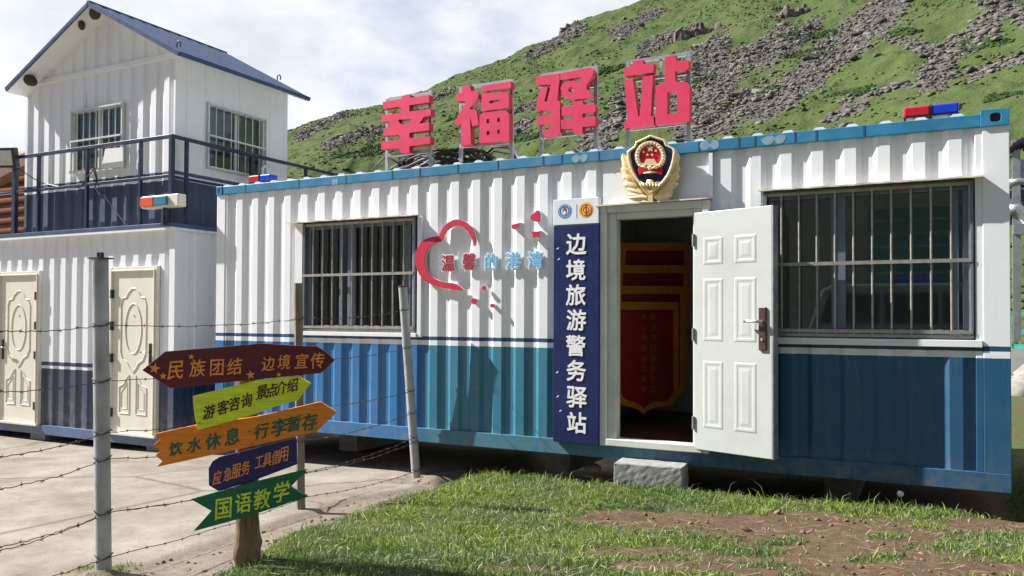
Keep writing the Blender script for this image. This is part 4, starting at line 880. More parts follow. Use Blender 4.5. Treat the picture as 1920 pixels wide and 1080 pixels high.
# ---------------------------------------------------------------- left building: lower container, cabin, balcony
GX0, GX1, GB, GT = -6.4, -.652, -.33, 2.165
gh = thing('guard_house', 'white and navy ground floor container building with two cream doors', 'building')
mb = MB(); GC = dict(y=.012, depth=.024, P=.224, fo=.085, sl=.034, ph=-.70)
corrugated(mb, GX0, -3.975, -.21, 2.16, **GC); corrugated(mb, -3.085, -1.752, -.21, 2.16, **GC); corrugated(mb, -.90, -.745, -.21, 2.16, **GC)
corrugated(mb, -3.975, -3.085, 1.75, 2.16, **GC); corrugated(mb, -1.752, -.90, 1.76, 2.16, **GC)
mb.build('front_wall', M['low'], gh)
mb = MB().box(-.745, GX1, -.002, .12, GB+.1, 2.16); mb.build('corner_post', M['low'], gh, bevel=.004)
mb = MB(); corrugated(mb, .12, 3.3, -.21, 2.16, .006, .008, P=.30, fo=.2, sl=.02, fn=lambda a, b, c: (GX1-b, a, c)); mb.build('side_wall', M['low'], gh)
MB().box(GX0, GX1-.02, 3.29, 3.31, -.2, 2.16).box(GX0, GX0+.02, .05, 3.29, -.2, 2.16).box(GX0+.02, GX1-.04, .12, .14, -.2, 2.16).build('back_wall', M['low'], gh)
MB().box(GX0, GX1+.004, -.012, .1, GB, -.21).box(GX1-.1, GX1+.004, .1, 3.3, GB, -.21).build('base_rail', mat('slate blue rail', (.10, .15, .26), .4, var=.2, vs=3, dirt=(.2, .2, .2), dirta=.3), gh, bevel=.004)
MB().box(GX0, GX1+.012, -.068, 3.32, 2.16, 2.19).build('roof', M['white'], gh)
MB().box(GX0, GX1+.016, -.072, -.03, 2.191, 2.235).box(GX1-.03, GX1+.016, -.03, 3.3, 2.191, 2.235).build('roof_kerb', mat('slate kerb', (.06, .09, .17), .4, var=.25, vs=4), gh, bevel=.003)
def cream_door(x0, x1, z0, z1, hinge_right, label):
    fr = MB().box(x0-.055, x0, -.03, .05, z0, z1+.055).box(x1, x1+.055, -.03, .05, z0, z1+.055).box(x0, x1, -.028, .05, z1, z1+.055).box(x0-.02, x0, -.04, -.0305, z0, z1+.02).box(x1, x1+.02, -.04, -.0305, z0, z1+.02).box(x0, x1, -.038, -.0285, z1, z1+.02).box(x0-.055, x1+.055, -.05, .05, z0-.03, z0)
    fo = fr.build('door_frame', M['cream'], gh, bevel=.005)
    lf = MB().box(x0, x1, -.012, .03, z0, z1).build('door', M['cream'], gh, bevel=.004); lf['label'] = label
    w, h = x1-x0, z1-z0; q = lambda a, b: (x0+a*w, -.012, z0+b*h); m_ = MB()
    arch = [(.20, .50), (.20, .80), (.24, .835), (.32, .84), (.38, .87), (.46, .895), (.54, .895), (.62, .87), (.68, .84), (.76, .835), (.80, .80), (.80, .50), (.74, .455), (.64, .435), (.57, .40), (.50, .375), (.43, .40), (.36, .435), (.26, .455)]
    m_.tube([q(*p) for p in arch], .008, 6, True)
    m_.tube([q(.5+.19*math.cos(t), .645+.155*math.sin(t)) for t in np.linspace(0, 2*math.pi, 28, endpoint=False)], .0075, 6, True)
    for sd in (0, 1):
        pl = [(.18, .12), (.42, .12), (.42, .36), (.36, .34), (.28, .30), (.18, .285)]
        if sd: pl = [(1-a, b) for a, b in pl]
        m_.tube([q(*p) for p in pl], .0075, 6, True)
        pl = [(.23, .15), (.37, .15), (.37, .31), (.23, .25)]; pl = [(1-a, b) for a, b in pl] if sd else pl
        m_.tube([q(*p) for p in pl], .005, 6, True)
    m_.lathe(q(.5, .73), (0, -1, 0), [(.012, 0), (.010, .008), (.004, .01)], 10)
    m_.build('moulding', M['cream'], lf)
    hx = x0+.05 if hinge_right else x1-.075
    MB().box(hx, hx+.032, -.032, -.0125, z0+.80, z0+1.06).build('lock_plate', M['dark'], lf, bevel=.004)
    sgn = 1 if hinge_right else -1
    MB().tube([(hx+.016, -.03, z0+.96), (hx+.016, -.065, z0+.96), (hx+.016+sgn*.12, -.065, z0+.955)], .008, 8).build('handle', M['chrome'], lf, smooth=True)
    xh = x1-.004 if hinge_right else x0+.004
    for k in (.12, .46, .66, .86): MB().box(xh-.014, xh+.014, -.048, -.0405+.03, z0+k*h-.05, z0+k*h+.05).build('hinge', M['dark'], lf)
cream_door(-1.69, -.962, -.20, 1.70, False, 'cream door with faded mark above the oval'); cream_door(-3.92, -3.14, -.20, 1.69, True, 'cream door at the left edge')
for k in (-1.0, -3.2, -5.4): MB().box(k-.15, k+.15, .05, 3.0, -.45, GB-.001).build('support_block', M['concrete'], gh)

TY, TX0, TX1, TD, TB, TE = .10, -3.654, -.797, 1.95, 2.235, 4.20
cab = thing('watch_cabin', 'white gabled cabin with blue roof standing on the ground floor container', 'cabin')
mb = MB(); TC = dict(y=TY+.012, depth=.024, P=.224, fo=.085, sl=.034, ph=-.797+.02)
APX = -2.20; RA = 5.06
def gab(x): return 4.235+(RA-4.235)*(1-abs(x-APX)/(APX-TX0 if x < APX else TX1-APX))
def tw(px, py): q = onY(px, py, TY); return q.x, q.z
wx0, wz1 = tw(138.4, 208.7); wx1, _ = tw(233.4, 192.5); _, wz0 = tw(137, 327)
corrugated(mb, TX0, wx0, TB, 4.19, **TC); corrugated(mb, wx1, TX1-.03, TB, 4.19, **TC); corrugated(mb, wx0, wx1, wz1, 4.19, **TC); corrugated(mb, wx0, wx1, TB, wz0, **TC)
xs = sorted(corr_x(TX0, TX1-.03, .224, .085, .034, -.777)+[APX]); vs = []
for q in xs: yy = TY+.012+.024*prof(q, .224, .085, .034, -.777); vs += [(q, yy, 4.25), (q, yy, max(4.251, gab(q)))]
mb.add(vs, [(2*k, 2*k+2, 2*k+3, 2*k+1) for k in range(len(xs)-1)])
mb.box(TX1-.03, TX1, TY, TY+.05, TB, 4.19)
mb.build('front_wall', M['tower'], cab)
MB().box(TX0-.01, TX1+.004, TY-.012, TY+.05, 4.19, 4.25).build('gable_beam', M['white'], cab, bevel=.004)
def onTX(px, py): q = onX(px, py, TX1); return q.y, q.z
ry0, rz1 = onTX(388.4, 191.7); ry1, _ = onTX(496, 222.3); _, rz0 = onTX(387.6, 316)
mb = MB(); f3 = lambda a, b, c: (TX1-b, a, c); SC = dict(y=.0, depth=.007, P=.27, fo=.235, sl=.01)
corrugated(mb, TY+.05, ry0, TB, 4.20, fn=f3, **SC); corrugated(mb, ry1, TD, TB, 4.20, fn=f3, **SC); corrugated(mb, ry0, ry1, rz1, 4.20, fn=f3, **SC); corrugated(mb, ry0, ry1, TB, rz0, fn=f3, **SC)
mb.add([(TX0, TY+.03, TB), (TX0, TD, TB), (TX0, TD, 4.2), (TX0, TY+.03, 4.2)], [(0, 1, 2, 3)]); mb.add([(TX0, TD, TB), (TX1, TD, TB), (TX1, TD, 4.22), (APX, TD, RA), (TX0, TD, 4.22)], [(0, 1, 2, 3, 4)])
mb.add([(TX0, TY+.04, 4.22), (TX1, TY+.04, 4.22), (TX1, TD, 4.22), (TX0, TD, 4.22)], [(0, 1, 2, 3)])
mb.build('side_wall', M['tower'], cab)
MB().box(TX0+.05, TX1-.05, TD-.3, TD-.28, TB, 4.2).build('inner_wall', M['interior'], cab)
def bars(mb, P, n, m0, m1, T, zmid, za, zb, r=.009):
    for k in range(n): a = m0+(m1-m0)*(k+1)/(n+1); mb.tube([T(a, za), T(a, zb)], r, 8)
    mb.bar(T(m0, zmid), T(m1, zmid), .022, .022); return mb
def twin(T, a0, a1, z0, z1, nb, sgn):
    """T(a, z, out): a along the wall, out = towards the viewer"""
    def bx(mb, p0, p1, q0, q1, o0, o1): return mb.hexa([T(p0, q0, o0), T(p1, q0, o0), T(p1, q0, o1), T(p0, q0, o1), T(p0, q1, o0), T(p1, q1, o0), T(p1, q1, o1), T(p0, q1, o1)])
    w = MB(); t = .038
    bx(w, a0, a1, z0, z0+t, -.06, .012); bx(w, a0, a1, z1-t, z1, -.06, .012); bx(w, a0, a0+t, z0+t, z1-t, -.06, .011); bx(w, a1-t, a1, z0+t, z1-t, -.06, .011)
    am = (a0+a1)/2; bx(w, am-.02, am+.02, z0+t, z1-t, -.05, -.01)
    o = w.build('window', M['aluw'], cab, bevel=.003)
    MB().add([T(a0+t, z0+t, -.03), T(a1-t, z0+t, -.03), T(a1-t, z1-t, -.03), T(a0+t, z1-t, -.03)], [(0, 1, 2, 3) if sgn > 0 else (0, 1, 2, 3)]).build('pane', M['glass'], o)
    cu = MB(); xs = np.linspace(a0+t+.02, a0+t+.30*(a1-a0), 12)
    for half in (0, 1):
        xs = np.linspace(a0+t, a0+.30*(a1-a0), 14) if not half else np.linspace(a1-.34*(a1-a0), a1-t, 14); vs = []
        for k, q in enumerate(xs): vs += [T(q, z0+t, -.10-.02*(k % 2)), T(q, z1-t, -.10-.02*(k % 2))]
        cu.add(vs, [(2*k, 2*k+2, 2*k+3, 2*k+1) for k in range(13)])
    cu.build('curtain', M['curtain'], o)
    g = MB()
    for k in range(nb): a = a0+(a1-a0)*(k+1)/(nb+1); g.tube([T(a, z0+.01, .03), T(a, z1-.01, .03)], .0065, 8)
    for zz in (z0+.02, z0+.50*(z1-z0), z1-.02): g.bar(T(a0, zz, .045), T(a1, zz, .045), .02, .02)
    for a in (a0, a1): g.bar(T(a, z0, .03), T(a, z1, .03), .02, .02)
    g.build('security_grille', M['aluw'], o); return o
M['curtain'] = mat('grey curtain', (.42, .46, .46), .8, var=.08)
fw = twin(lambda a, z, o=0: Vector((a, TY-o, z)), wx0, wx1, wz0, wz1, 7, 1)
MB().prism([[onY(x, y, TY-.06) for x, y in ((197, 279), (230, 276), (230, 312), (190, 316))]], (0, .015, 0)).build('wire_rack', M['whiteplate'], fw)
twin(lambda a, z, o=0: Vector((TX1+o, a, z)), ry0, ry1, rz0, rz1, 7, 1)
# roof: two pitched corrugated sheets with overhang
YR0, YR1 = -.16, 1.98
ap = onY(166, 5, YR0); ea = onY(336, 99, YR0); wl_ = onY(11, 166, YR0)
def slope(pt, pe, nm):
    m_ = MB(); d = (pe-pt); ln = d.length; n = 22; vs = []; up_ = Vector((-d.z, 0, d.x)).normalized(); up_ = up_ if up_.z > 0 else -up_
    ys = np.linspace(YR0, YR1, 48)
    for k, y in enumerate(ys):
        h = .018 if k % 4 in (1, 2) else 0.0
        for q in (0, 1): p = pt+d*q; vs.append(Vector((p.x, y, p.z))+up_*h)
    n = len(ys); m_.add(vs, [(2*k, 2*k+1, 2*k+3, 2*k+2) for k in range(n-1)])
    o = m_.build('roof', M['roofblue'], cab); so2 = o.modifiers.new('solid', 'SOLIDIFY'); so2.thickness = .004
    s2 = MB(); a = pt-up_*.012; b = pe-up_*.012
    s2.hexa([Vector((a.x, YR0+.01, a.z-.035)), Vector((b.x, YR0+.01, b.z-.035)), Vector((b.x, YR1-.01, b.z-.035)), Vector((a.x, YR1-.01, a.z-.035)), Vector((a.x, YR0+.01, a.z)), Vector((b.x, YR0+.01, b.z)), Vector((b.x, YR1-.01, b.z)), Vector((a.x, YR1-.01, a.z))])
    s2.build('soffit', M['white'], o)
    tr = MB().bar(Vector((pt.x, YR0-.006, pt.z-.012)), Vector((pe.x, YR0-.006, pe.z-.012)), .012, .045).bar(Vector((pt.x, YR1+.006, pt.z-.012)), Vector((pe.x, YR1+.006, pe.z-.012)), .012, .045)
    e2 = pe+d.normalized()*.004; tr.box(e2.x-.006, e2.x+.006, YR0, YR1, e2.z-.03, e2.z+.018); tr.build('barge_trim', M['roofblue'], o)
    return o
slope(ap, ea, 'r'); ol_ = slope(ap, wl_, 'l')
MB().bar((ap.x, YR0-.01, ap.z+.012), (ap.x, YR1+.01, ap.z+.012), .05, .02).build('ridge_cap', M['roofblue'], cab)
for px, py in ((335, 86), (523, 148)):
    q = onY(px, py, YR0) if px < 400 else onX(px, py, ea.x-.1); q.z -= .03
    MB().tube([q+Vector((.03*math.cos(t), 0, .04+.045*math.sin(t))) for t in np.linspace(-.6, 3.7, 9)], .008, 6).build('roof_hook', M['navy'], cab)
# swallow nests under the eave
for px, py, r_, lb in ((57, 151, .085, 'dark brown mud lump under the lower left end of the gable eave'), (153, 45, .085, 'dark brown mud lump under the gable eave left of the peak'), (180, 26, .11, 'long dark brown mud lump under the gable eave right of the peak')):
    c = onY(px, py, -.07); V, F = rocks(np.array([c[:]]), np.array([r_]), .9, .2); o = MB().add([Vector(p) for p in V], [tuple(q) for q in F]).build('mud_nest', M['nest'], origin=c, smooth=True)
    ss = o.modifiers.new('sub', 'SUBSURF'); ss.levels = ss.render_levels = 2; tag(o, lb, 'mud nest', 'mud nests under the eave')
# railing of the balcony
rl = thing('balcony_railing', 'navy steel railing round the upper floor of the white cabin', 'railing', (-.7, -.03, 2.235)); RY, RX = -.045, -.672
mb = MB().bar((-3.62, RY, 3.225), (RX, RY, 3.225), .045, .04).bar((RX, RY, 3.225), (RX, 3.0, 3.225), .045, .04).build('top_bar', M['navy'], rl, bevel=.004)
MB().bar((GX0, RY, 2.775), (RX, RY, 2.775), .035, .032).bar((RX, RY+.02, 2.765), (RX, 3.0, 2.765), .035, .03).build('middle_bar', M['navy'], rl, bevel=.004)
pr_ = [(q, RY) for q in (-1.193, -2.154, -3.107)]+[(RX, q) for q in (.16, 1.17, 2.18, 3.0)]
for x, y in pr_: MB().bar((x, y, 2.236), (x, y, 3.206), .038, .038).build('post', M['navy'], rl, bevel=.003)
MB().bar((RX, RY, 2.236), (RX, RY, 3.247), .05, .05).build('corner_post', M['navy'], rl, bevel=.003)
MB().bar((-3.60, RY, 2.236), (-3.60, RY, 3.246), .07, .05).build('end_post', M['navy'], rl, bevel=.003)
# flood light, wall warning light, wires
fl = thing('flood_light', 'black square flood light on the left end of the balcony railing', 'lamp', (-3.75, -.1, 3.2))
fc = onY(12, 296, -.16); ax_ = Vector((.35, -.9, -.2)).normalized(); sx_ = ax_.cross(EZ).normalized(); uz = sx_.cross(ax_)
def fb(a0, a1, b0, b1, c0_, c1): return [fc+sx_*a+uz*b+ax_*cq for cq in (c0_, c1) for a, b in ((a0, b0), (a1, b0), (a1, b1), (a0, b1))]
MB().hexa(fb(-.13, .13, -.13, .13, -.07, .02)).build('housing', M['dark'], fl, bevel=.012); MB().hexa(fb(-.095, .095, -.095, .095, .0205, .026)).build('lens', mat('flood lens', (.5, .52, .46), .25, var=.15, vs=20), fl, bevel=.004)
MB().tube([fc+ax_*-.07, fc+Vector((.15, .06, .01)), (-3.63, -.07, 3.17)], .014, 8).build('arm', M['dark'], fl)
wlp = thing('wall_light', 'faded red and teal warning light on a bracket at the cabin base', 'warning light', (-1.0, -.16, 2.24), 'red and blue warning lights')
def q_(x, y): return onY(x, y, -.18)
a, b = q_(264, 380), q_(333, 374); k = (b-a).normalized(); hh = .115
def hb_(f0, f1, z0, z1, y0, y1): p, q = a+(b-a)*f0, a+(b-a)*f1; return [Vector((p.x, y0, p.z+z0)), Vector((q.x, y0, q.z+z0)), Vector((q.x, y1, q.z+z0)), Vector((p.x, y1, p.z+z0)), Vector((p.x, y0, p.z+z1)), Vector((q.x, y0, q.z+z1)), Vector((q.x, y1, q.z+z1)), Vector((p.x, y1, p.z+z1))]
MB().hexa(hb_(.0, 1.0, -.07, .07, -.175, -.06)).build('housing', M['cream'], wlp, bevel=.01)
MB().hexa(hb_(.02, .385, -.055, .052, -.205, -.176)).build('red_lens', M['lensor'], wlp, bevel=.008); MB().hexa(hb_(.40, .74, -.05, .052, -.205, -.176)).build('blue_lens', M['lensteal'], wlp, bevel=.008)
q = q_(301, 425); MB().tube([(q.x, -.12, 2.2), (q.x, -.12, q.z+.02), (q.x, -.12, (a.z+b.z)/2-.07)], .028, 10).build('bracket', M['navy'], wlp)
wr = MB().tube([onY(x, y, -.03) for x, y in ((30, 312), (48, 325), (75, 342), (110, 350), (150, 352))], .006, 6).tube([onY(x, y, -.03) for x, y in ((176, 320), (186, 352), (215, 395), (240, 425))], .006, 6).tube([onY(x, y, -.06) for x, y in ((150, 352), (165, 330), (178, 315), (182, 335), (178, 352), (188, 366))], .007, 6)
tag(wr.build('loose_cable', M['black'], origin=onY(110, 350, -.03)), 'thin black cable drooping along the balcony railing', 'cable')
# stove-like pipe by the right window
o = MB().tube([onX(492, 338, TX1+.06), onX(492, 314, TX1+.06), onX(499, 312, TX1+.06)], .022, 10).build('vent_pipe', M['whiteplate'], cab, smooth=True)

# log cabin at the left edge
lc = thing('log_cabin', 'dark brown log cabin behind the balcony at the left edge', 'cabin', (-6.5, 2.4, -.3)); lw = MB()
for k in range(24): lw.tube([(-9.5, 2.6, -.2+k*.185), (-4.3, 2.6, -.2+k*.185)], .105, 10)
lw.build('log_wall', M['logwall'], lc, smooth=True)
a, b = onY(-160, 395, 2.3), onY(47, 287, 2.3); b.x += .1; rf = MB()
rf.hexa([Vector((a.x, 2.25, a.z-.22)), Vector((b.x, 2.25, b.z-.22)), Vector((b.x, 6, b.z-.22)), Vector((a.x, 6, a.z-.22)), Vector((a.x, 2.25, a.z)), Vector((b.x, 2.25, b.z)), Vector((b.x, 6, b.z)), Vector((a.x, 6, a.z))])
rf.build('roof', M['logroof'], lc)

# ---------------------------------------------------------------- right side: machine frame, turquoise fence, wall
mc = thing('steel_rack', 'grey steel rack with black ribbed hose behind the right end of the container', 'rack', (10.2, 5.6, -.1))
mb = MB(); Ym = 6.0; g = lambda x, y: onY(x, y, Ym)
for (x0, y0), (x1, y1), w in (((1897, 270), (2000, 262), .10), ((1900, 352), (2010, 350), .07), ((1900, 430), (2010, 432), .14), ((1905, 270), (1907, 640), .09), ((1985, 262), (1990, 640), .09), ((1915, 300), (1915, 352), .07), ((1897, 372), (1940, 430), .10)): mb.bar(g(x0, y0), g(x1, y1), w, w)
mb.build('frame', M['steel'], mc)
mb = MB()
for k in range(20): 
    t = k/19; c = g(1890+t*70, 296-28*math.sin(math.pi*t*.9+.5)); mb.tube([c, c+Vector((.03, 0, -.015))], .10 if k % 2 else .07, 12)
mb.build('ribbed_hose', M['black'], mc)
mb = MB().tube([g(1890, 395), g(1905, 392), g(1925, 410), g(1945, 445)], .09, 12).tube([g(1888, 345), g(1910, 340), g(1960, 350)], .06, 10); mb.build('pipe', M['steel'], mc, smooth=True)
mb = MB()
for j in range(3):
    for k in range(4): c = g(1900+k*13, 365+j*22); mb.box(c.x-.04, c.x+.04, Ym+.12, Ym+.2, c.z-.07, c.z+.07)
mb.build('dark_panel', M['dark'], mc)
Yw = 13.0; g = lambda x, y: onY(x, y, Yw)
a, b = g(1885, 655), g(2300, 690); cw = MB().box(a.x-4, a.x+8, Yw, Yw+.25, -.2, a.z).build('retaining_wall', M['cwall']); tag(cw, 'low concrete wall under the turquoise fence at the right edge', 'wall')
tf = thing('turquoise_fence', 'turquoise slatted fence on the low concrete wall at the right edge', 'fence', (a.x, Yw+.1, a.z)); x0 = a.x-4; zt = g(1905, 588).z; mb = MB()
for z in (a.z+.06, (a.z+zt)/2, zt): mb.box(x0, x0+12, Yw+.08, Yw+.13, z-.045, z+.045)
k = x0+.3
while k < x0+12: mb.box(k, k+.10, Yw+.07, Yw+.14, a.z+.001, zt+.06); k += .62
mb.build('rail', M['turq'], tf); mb = MB(); k = x0
while k < x0+12: mb.box(k, k+.045, Yw+.14, Yw+.16, a.z+.04, zt+.02); k += .155
mb.build('slat', M['turq'], tf)
V, F = rocks(np.stack([rng.uniform(a.x-2, a.x+6, 60), rng.uniform(Yw-3, Yw-.3, 60), np.full(60, -.02)], 1), rng.uniform(.12, .45, 60), .8)
tag(npmesh('rubble', V, F, M['rock']), 'heap of pale broken rubble below the concrete wall at the right', 'rubble', kind='stuff')

sh_ = thing('slatted_shed', 'dark turquoise slatted shed across the yard, seen only reflected in the right window', 'shed', (7.6, -14, -.2)); mb = MB()
for k in range(13): mb.box(5.6, 13, -14, -13.95, -.15+k*.30, .10+k*.30)
mb.build('slat_wall', mat('dark turquoise boards', (.018, .20, .19), .5, var=.2), sh_); mb = MB()
for k in range(12): mb.box(5.6, 13, -13.99, -13.96, .105+k*.30, .145+k*.30)
mb.build('yellow_line', mat('faded yellow line', (.50, .52, .20), .5, var=.3, vs=8), sh_)

vn = thing('parked_van', 'pale van with roof light bar, seen only as a reflection in the right window', 'van', (7.2, -12.4, -.2)); YV = -12.4
x0 = onY(1512, 560, 12.4).x; x1 = x0+4.9
pf = [(0, .35), (.02, 1.15), (.30, 2.02), (.55, 2.12), (3.1, 2.12), (3.45, 2.02), (4.05, 1.32), (4.75, 1.10), (4.9, .85), (4.9, .35)]
MB().prism([[(x0+a, YV, b-.2) for a, b in pf]], (0, -1.75, 0)).build('body', mat('pale van paint', (.32, .38, .40), .3, var=.05), vn, bevel=.06)
gm_ = MB()
for q in ([(.25, 1.28), (.45, 1.90), (1.45, 1.92), (1.45, 1.28)], [(1.55, 1.28), (1.55, 1.92), (2.55, 1.92), (2.55, 1.28)], [(2.65, 1.28), (2.65, 1.92), (3.2, 1.90), (3.75, 1.28)]): MB().prism([[(x0+a, YV+.012, b-.2) for a, b in q]], (0, -.008, 0)).build('window', M['dark'], vn)
MB().box(x0+.1, x0+4.8, YV+.002, YV+.008, .62, .74).build('stripe', M['logoblue'], vn)
for a in (.95, 3.95): MB().lathe((x0+a, YV-.12, .12), (0, 1, 0), [(.20, 0), (.34, .01), (.34, .2), (.20, .21)], 20).build('wheel', M['black'], vn)
MB().box(x0+1.7, x0+2.5, YV-1.5, YV-.3, 1.925, 2.06).build('light_bar', M['lensblue'], vn, bevel=.03)

# ---------------------------------------------------------------- barbed wire fence
fe = thing('barbed_wire_fence', 'barbed wire fence of leaning whitewashed pipes and a wooden stake in front of the containers', 'fence', (2.9, -1.8, -.25))
Z1 = float(gz(2.94, -3.49)); p1b = onZ(195, 1078, -.255); p1t = onY(188, 485, p1b.y)
p2b = Vector((2.70, -.10, -.27)); q = onZ(780, 893, -.265); p2b = onY(780.5, 896, -.075); p2t = onY(755, 536, -.185)
p3b = onZ(565, 955, -.255); p3t = onY(559, 531, p3b.y)
def pipe(b, t, r, name, mt, n=14, rough=.0, sl=8):
    m_ = MB(); pts = [b+(t-b)*(k/sl)+Vector((random.uniform(-1, 1), random.uniform(-1, 1), 0))*rough for k in range(sl+1)]
    m_.tube(pts, [r*(1+random.uniform(-.08, .08)*(1 if rough else 0)) for _ in pts], n); return m_
o = pipe(p1b+Vector((0, 0, -.12)), p1t, .043, 'post', M['fpost']).build('post', M['fpost'], fe, smooth=True); o['label'] = 'thick upright whitewashed pipe post nearest the camera'; o.modifiers.new('es', 'EDGE_SPLIT').split_angle = R(50)
m_ = MB()
for k in (-.012, .012): m_.box(p1t.x+k-.006, p1t.x+k+.006, p1t.y-.01, p1t.y+.01, p1t.z, p1t.z+.035)
m_.box(p1t.x-.05, p1t.x+.055, p1t.y-.045, p1t.y+.045, p1t.z-.002, p1t.z+.005); m_.build('post_cap', M['dark'], o)
o = pipe(p2b, p2t, .041, 'post', M['fpost']).build('post', M['fpost'], fe, smooth=True); o['label'] = 'leaning whitewashed pipe post close to the container wall'; o.modifiers.new('es', 'EDGE_SPLIT').split_angle = R(50)
MB().lathe(p2t, (p2t-p2b), [(.042, -.012), (.044, .0), (.036, .004)], 14).build('post_cap', M['nest'], o)
o = pipe(p3b+Vector((0, 0, -.1)), p3t, .031, 'post', M['greywood'], 8, .004, 10).build('post', M['greywood'], fe); o['label'] = 'thin grey wooden stake post in the middle'
def at_post(b, t, z): k = (z-b.z)/(t.z-b.z); return b+(t-b)*k
def zpost(b, y): return onY(0, y, b.y).z
ROWS = [(608, 597, 580), (714, 675, 650), (811, 765, 731), (860, 826, 772), (960, 885, 817), (1042, 930, 880)]
ROWS2 = [(960, 887, 826)]
bm = MB()
def strand(y1, y3, y2, ext):
    m_ = MB()
    P1 = at_post(p1b, p1t, onP(190, y1, np.array(p1b), _f).z); P3 = at_post(p3b, p3t, onP(562, y3, np.array(p3b), _f).z); P2 = at_post(p2b, p2t, onP(768, y2, np.array(p2b), _f).z)
    off = Vector((.045, 0, 0)); P0 = onP(-30, ext, np.array(p1b+Vector((-.15, -.9, 0))), _f)
    pts = []
    for A_, B_, sag in ((P0, P1, .02), (P1, P3, .03), (P3, P2, .03)):
        n = 26
        for k in range(n):
            t = k/n; p = A_+(B_-A_)*t; p = p+off*(1 if A_ is not P0 else t)+Vector((random.uniform(-1, 1)*.004, random.uniform(-1, 1)*.004, -sag*4*t*(1-t)+random.uniform(-1, 1)*.004)); pts.append(p)
    pts.append(P2+off); m_.tube(pts, .0024, 5)
    d = 0
    for a_, b_ in zip(pts[:-1], pts[1:]):
        seg = (b_-a_).length; d += seg
        if d > .105:
            d = 0; dr = (b_-a_).normalized(); e1 = dr.cross(EZ).normalized(); e2 = dr.cross(e1); an = random.uniform(0, 3.14)
            for an2 in (an, an+1.4):
                w = e1*math.cos(an2)+e2*math.sin(an2); m_.tube([a_-w*.014, a_+w*.014], .0013, 4)
            m_.tube([a_-dr*.008, a_+dr*.008], .0042, 5)
    for Pq, bb, tt, r in ((P1, p1b, p1t, .046), (P2, p2b, p2t, .044), (P3, p3b, p3t, .035)):
        m_.tube([Pq+Vector((r*math.cos(t), r*math.sin(t), .012*math.sin(t*2))) for t in np.linspace(0, 2*math.pi, 14, endpoint=False)], .0032, 5, True)
    m_.build('wire', M['wire'], fe)
for (a_, c_, b_), ext in zip(ROWS, (619, 733, 860, 922, 1032, 1110)): strand(a_, c_, b_, ext)
strand(*ROWS2[0], 1040)

# ---------------------------------------------------------------- direction signpost
SB = onZ(466, 1092, -.23); SN = np.array([-_f[0], -_f[1], 0]); SN /= np.linalg.norm(SN); sn = Vector(SN); sr = Vector((-sn.y, sn.x, 0)); sr = sr if sr.dot(Vector(_r)) > 0 else -sr
sp = thing('direction_signpost', 'rough log signpost carrying five coloured arrow boards with painted characters', 'signpost', (SB.x, SB.y, -.22))
m_ = MB(); pts = []; rs = []; tp = onP(462, 690, np.array(SB), SN); bt = SB+Vector((0, 0, -.2)); n = 40
rg2 = np.random.default_rng(4)
vs = []; ns = 22
for k in range(n):
    t = k/(n-1); c = bt+(tp-bt)*t; rad = .066-.016*t
    for j in range(ns):
        a_ = 2*math.pi*j/ns; kn = .016*math.exp(-((t-.27)/.03)**2)*max(0, math.cos(a_-2.6))+.012*math.exp(-((t-.31)/.025)**2)*max(0, math.cos(a_-5.6))
        r_ = rad*(1+.05*math.sin(3*a_+1)+.05*math.sin(5*a_+4*t*3))+kn+rg2.normal(0, .0014); vs.append(c+(sr*math.cos(a_)+sn*math.sin(a_))*r_)
fs = [(k*ns+j, k*ns+(j+1) % ns, (k+1)*ns+(j+1) % ns, (k+1)*ns+j) for k in range(n-1) for j in range(ns)]+[tuple((n-1)*ns+j for j in range(ns))]
m_.add(vs, fs).build('post', M['trunk'], sp, smooth=True)
def bplane(off):
    P0 = np.array(SB)+SN*off; return lambda x, y: onP(x, y, P0, SN)
def sboard(poly, off, mt, label, text, tm, tilt, wx=1.0, stars=(), bold=.012, th=.02):
    q = bplane(off); o = MB().prism([[q(x, y) for x, y in poly]], -sn*th).build('arrow_board', mt, sp, bevel=.002); o['label'] = label
    a = (sr*math.cos(tilt)+EZ*math.sin(tilt)); b = EZ; g_ = MB(); rgx = random.Random(hash(text) % 99 if False else len(text))
    for ch, (x, y, h) in text:
        tl = tilt+rgx.uniform(-.05, .05); a = (sr*math.cos(tl)+EZ*math.sin(tl)); bb = (EZ+sr*rgx.uniform(.02, .12)).normalized()
        put(MB(), ch, q(x, y), a, bb, sn, h*(q(x, y)-q(x, y+1)).length, .0016, bold, wx, .0006).build('character', tm, o)
    if stars:
        for x, y, r_ in stars: star(MB(), x, y, r_, 0, None, random.uniform(-.3, .3), -sn*.0012, .40, lambda u_, v_: q(u_, v_)+sn*.0018).build('star', tm, o)
    nl = MB()
    for x, y in ((463+random.uniform(-8, 8), sum(p[1] for p in poly)/len(poly)-12), (466+random.uniform(-8, 8), sum(p[1] for p in poly)/len(poly)+12)): nl.lathe(q(x, y), sn, [(.004, 0), (.003, .002)], 8)
    nl.build('nail', M['dark'], o); return o
sboard([(266, 694), (309.5, 659), (400, 651.5), (491.8, 643.6), (546, 647.5), (593, 649), (610, 659), (626.7, 675.4), (610, 692), (600.7, 699.7), (440, 715.5), (319, 728), (297.6, 714)], .125, M['b_red'], 'maroon double pointed board with orange characters and stars, topmost',
       list(zip('民族团结边境宣传', ((330, 694, 35), (371, 690, 33), (407, 689, 31), (440, 687, 32), (503.5, 682, 27), (533, 678.6, 28), (565.7, 676.7, 28), (595.6, 676, 30)))), M['p_org'], .10, .86, ((290, 691, 11.5), (306, 705, 7.5), (359, 669, 6), (470, 703, 9.5), (523, 702.5, 5.2)))
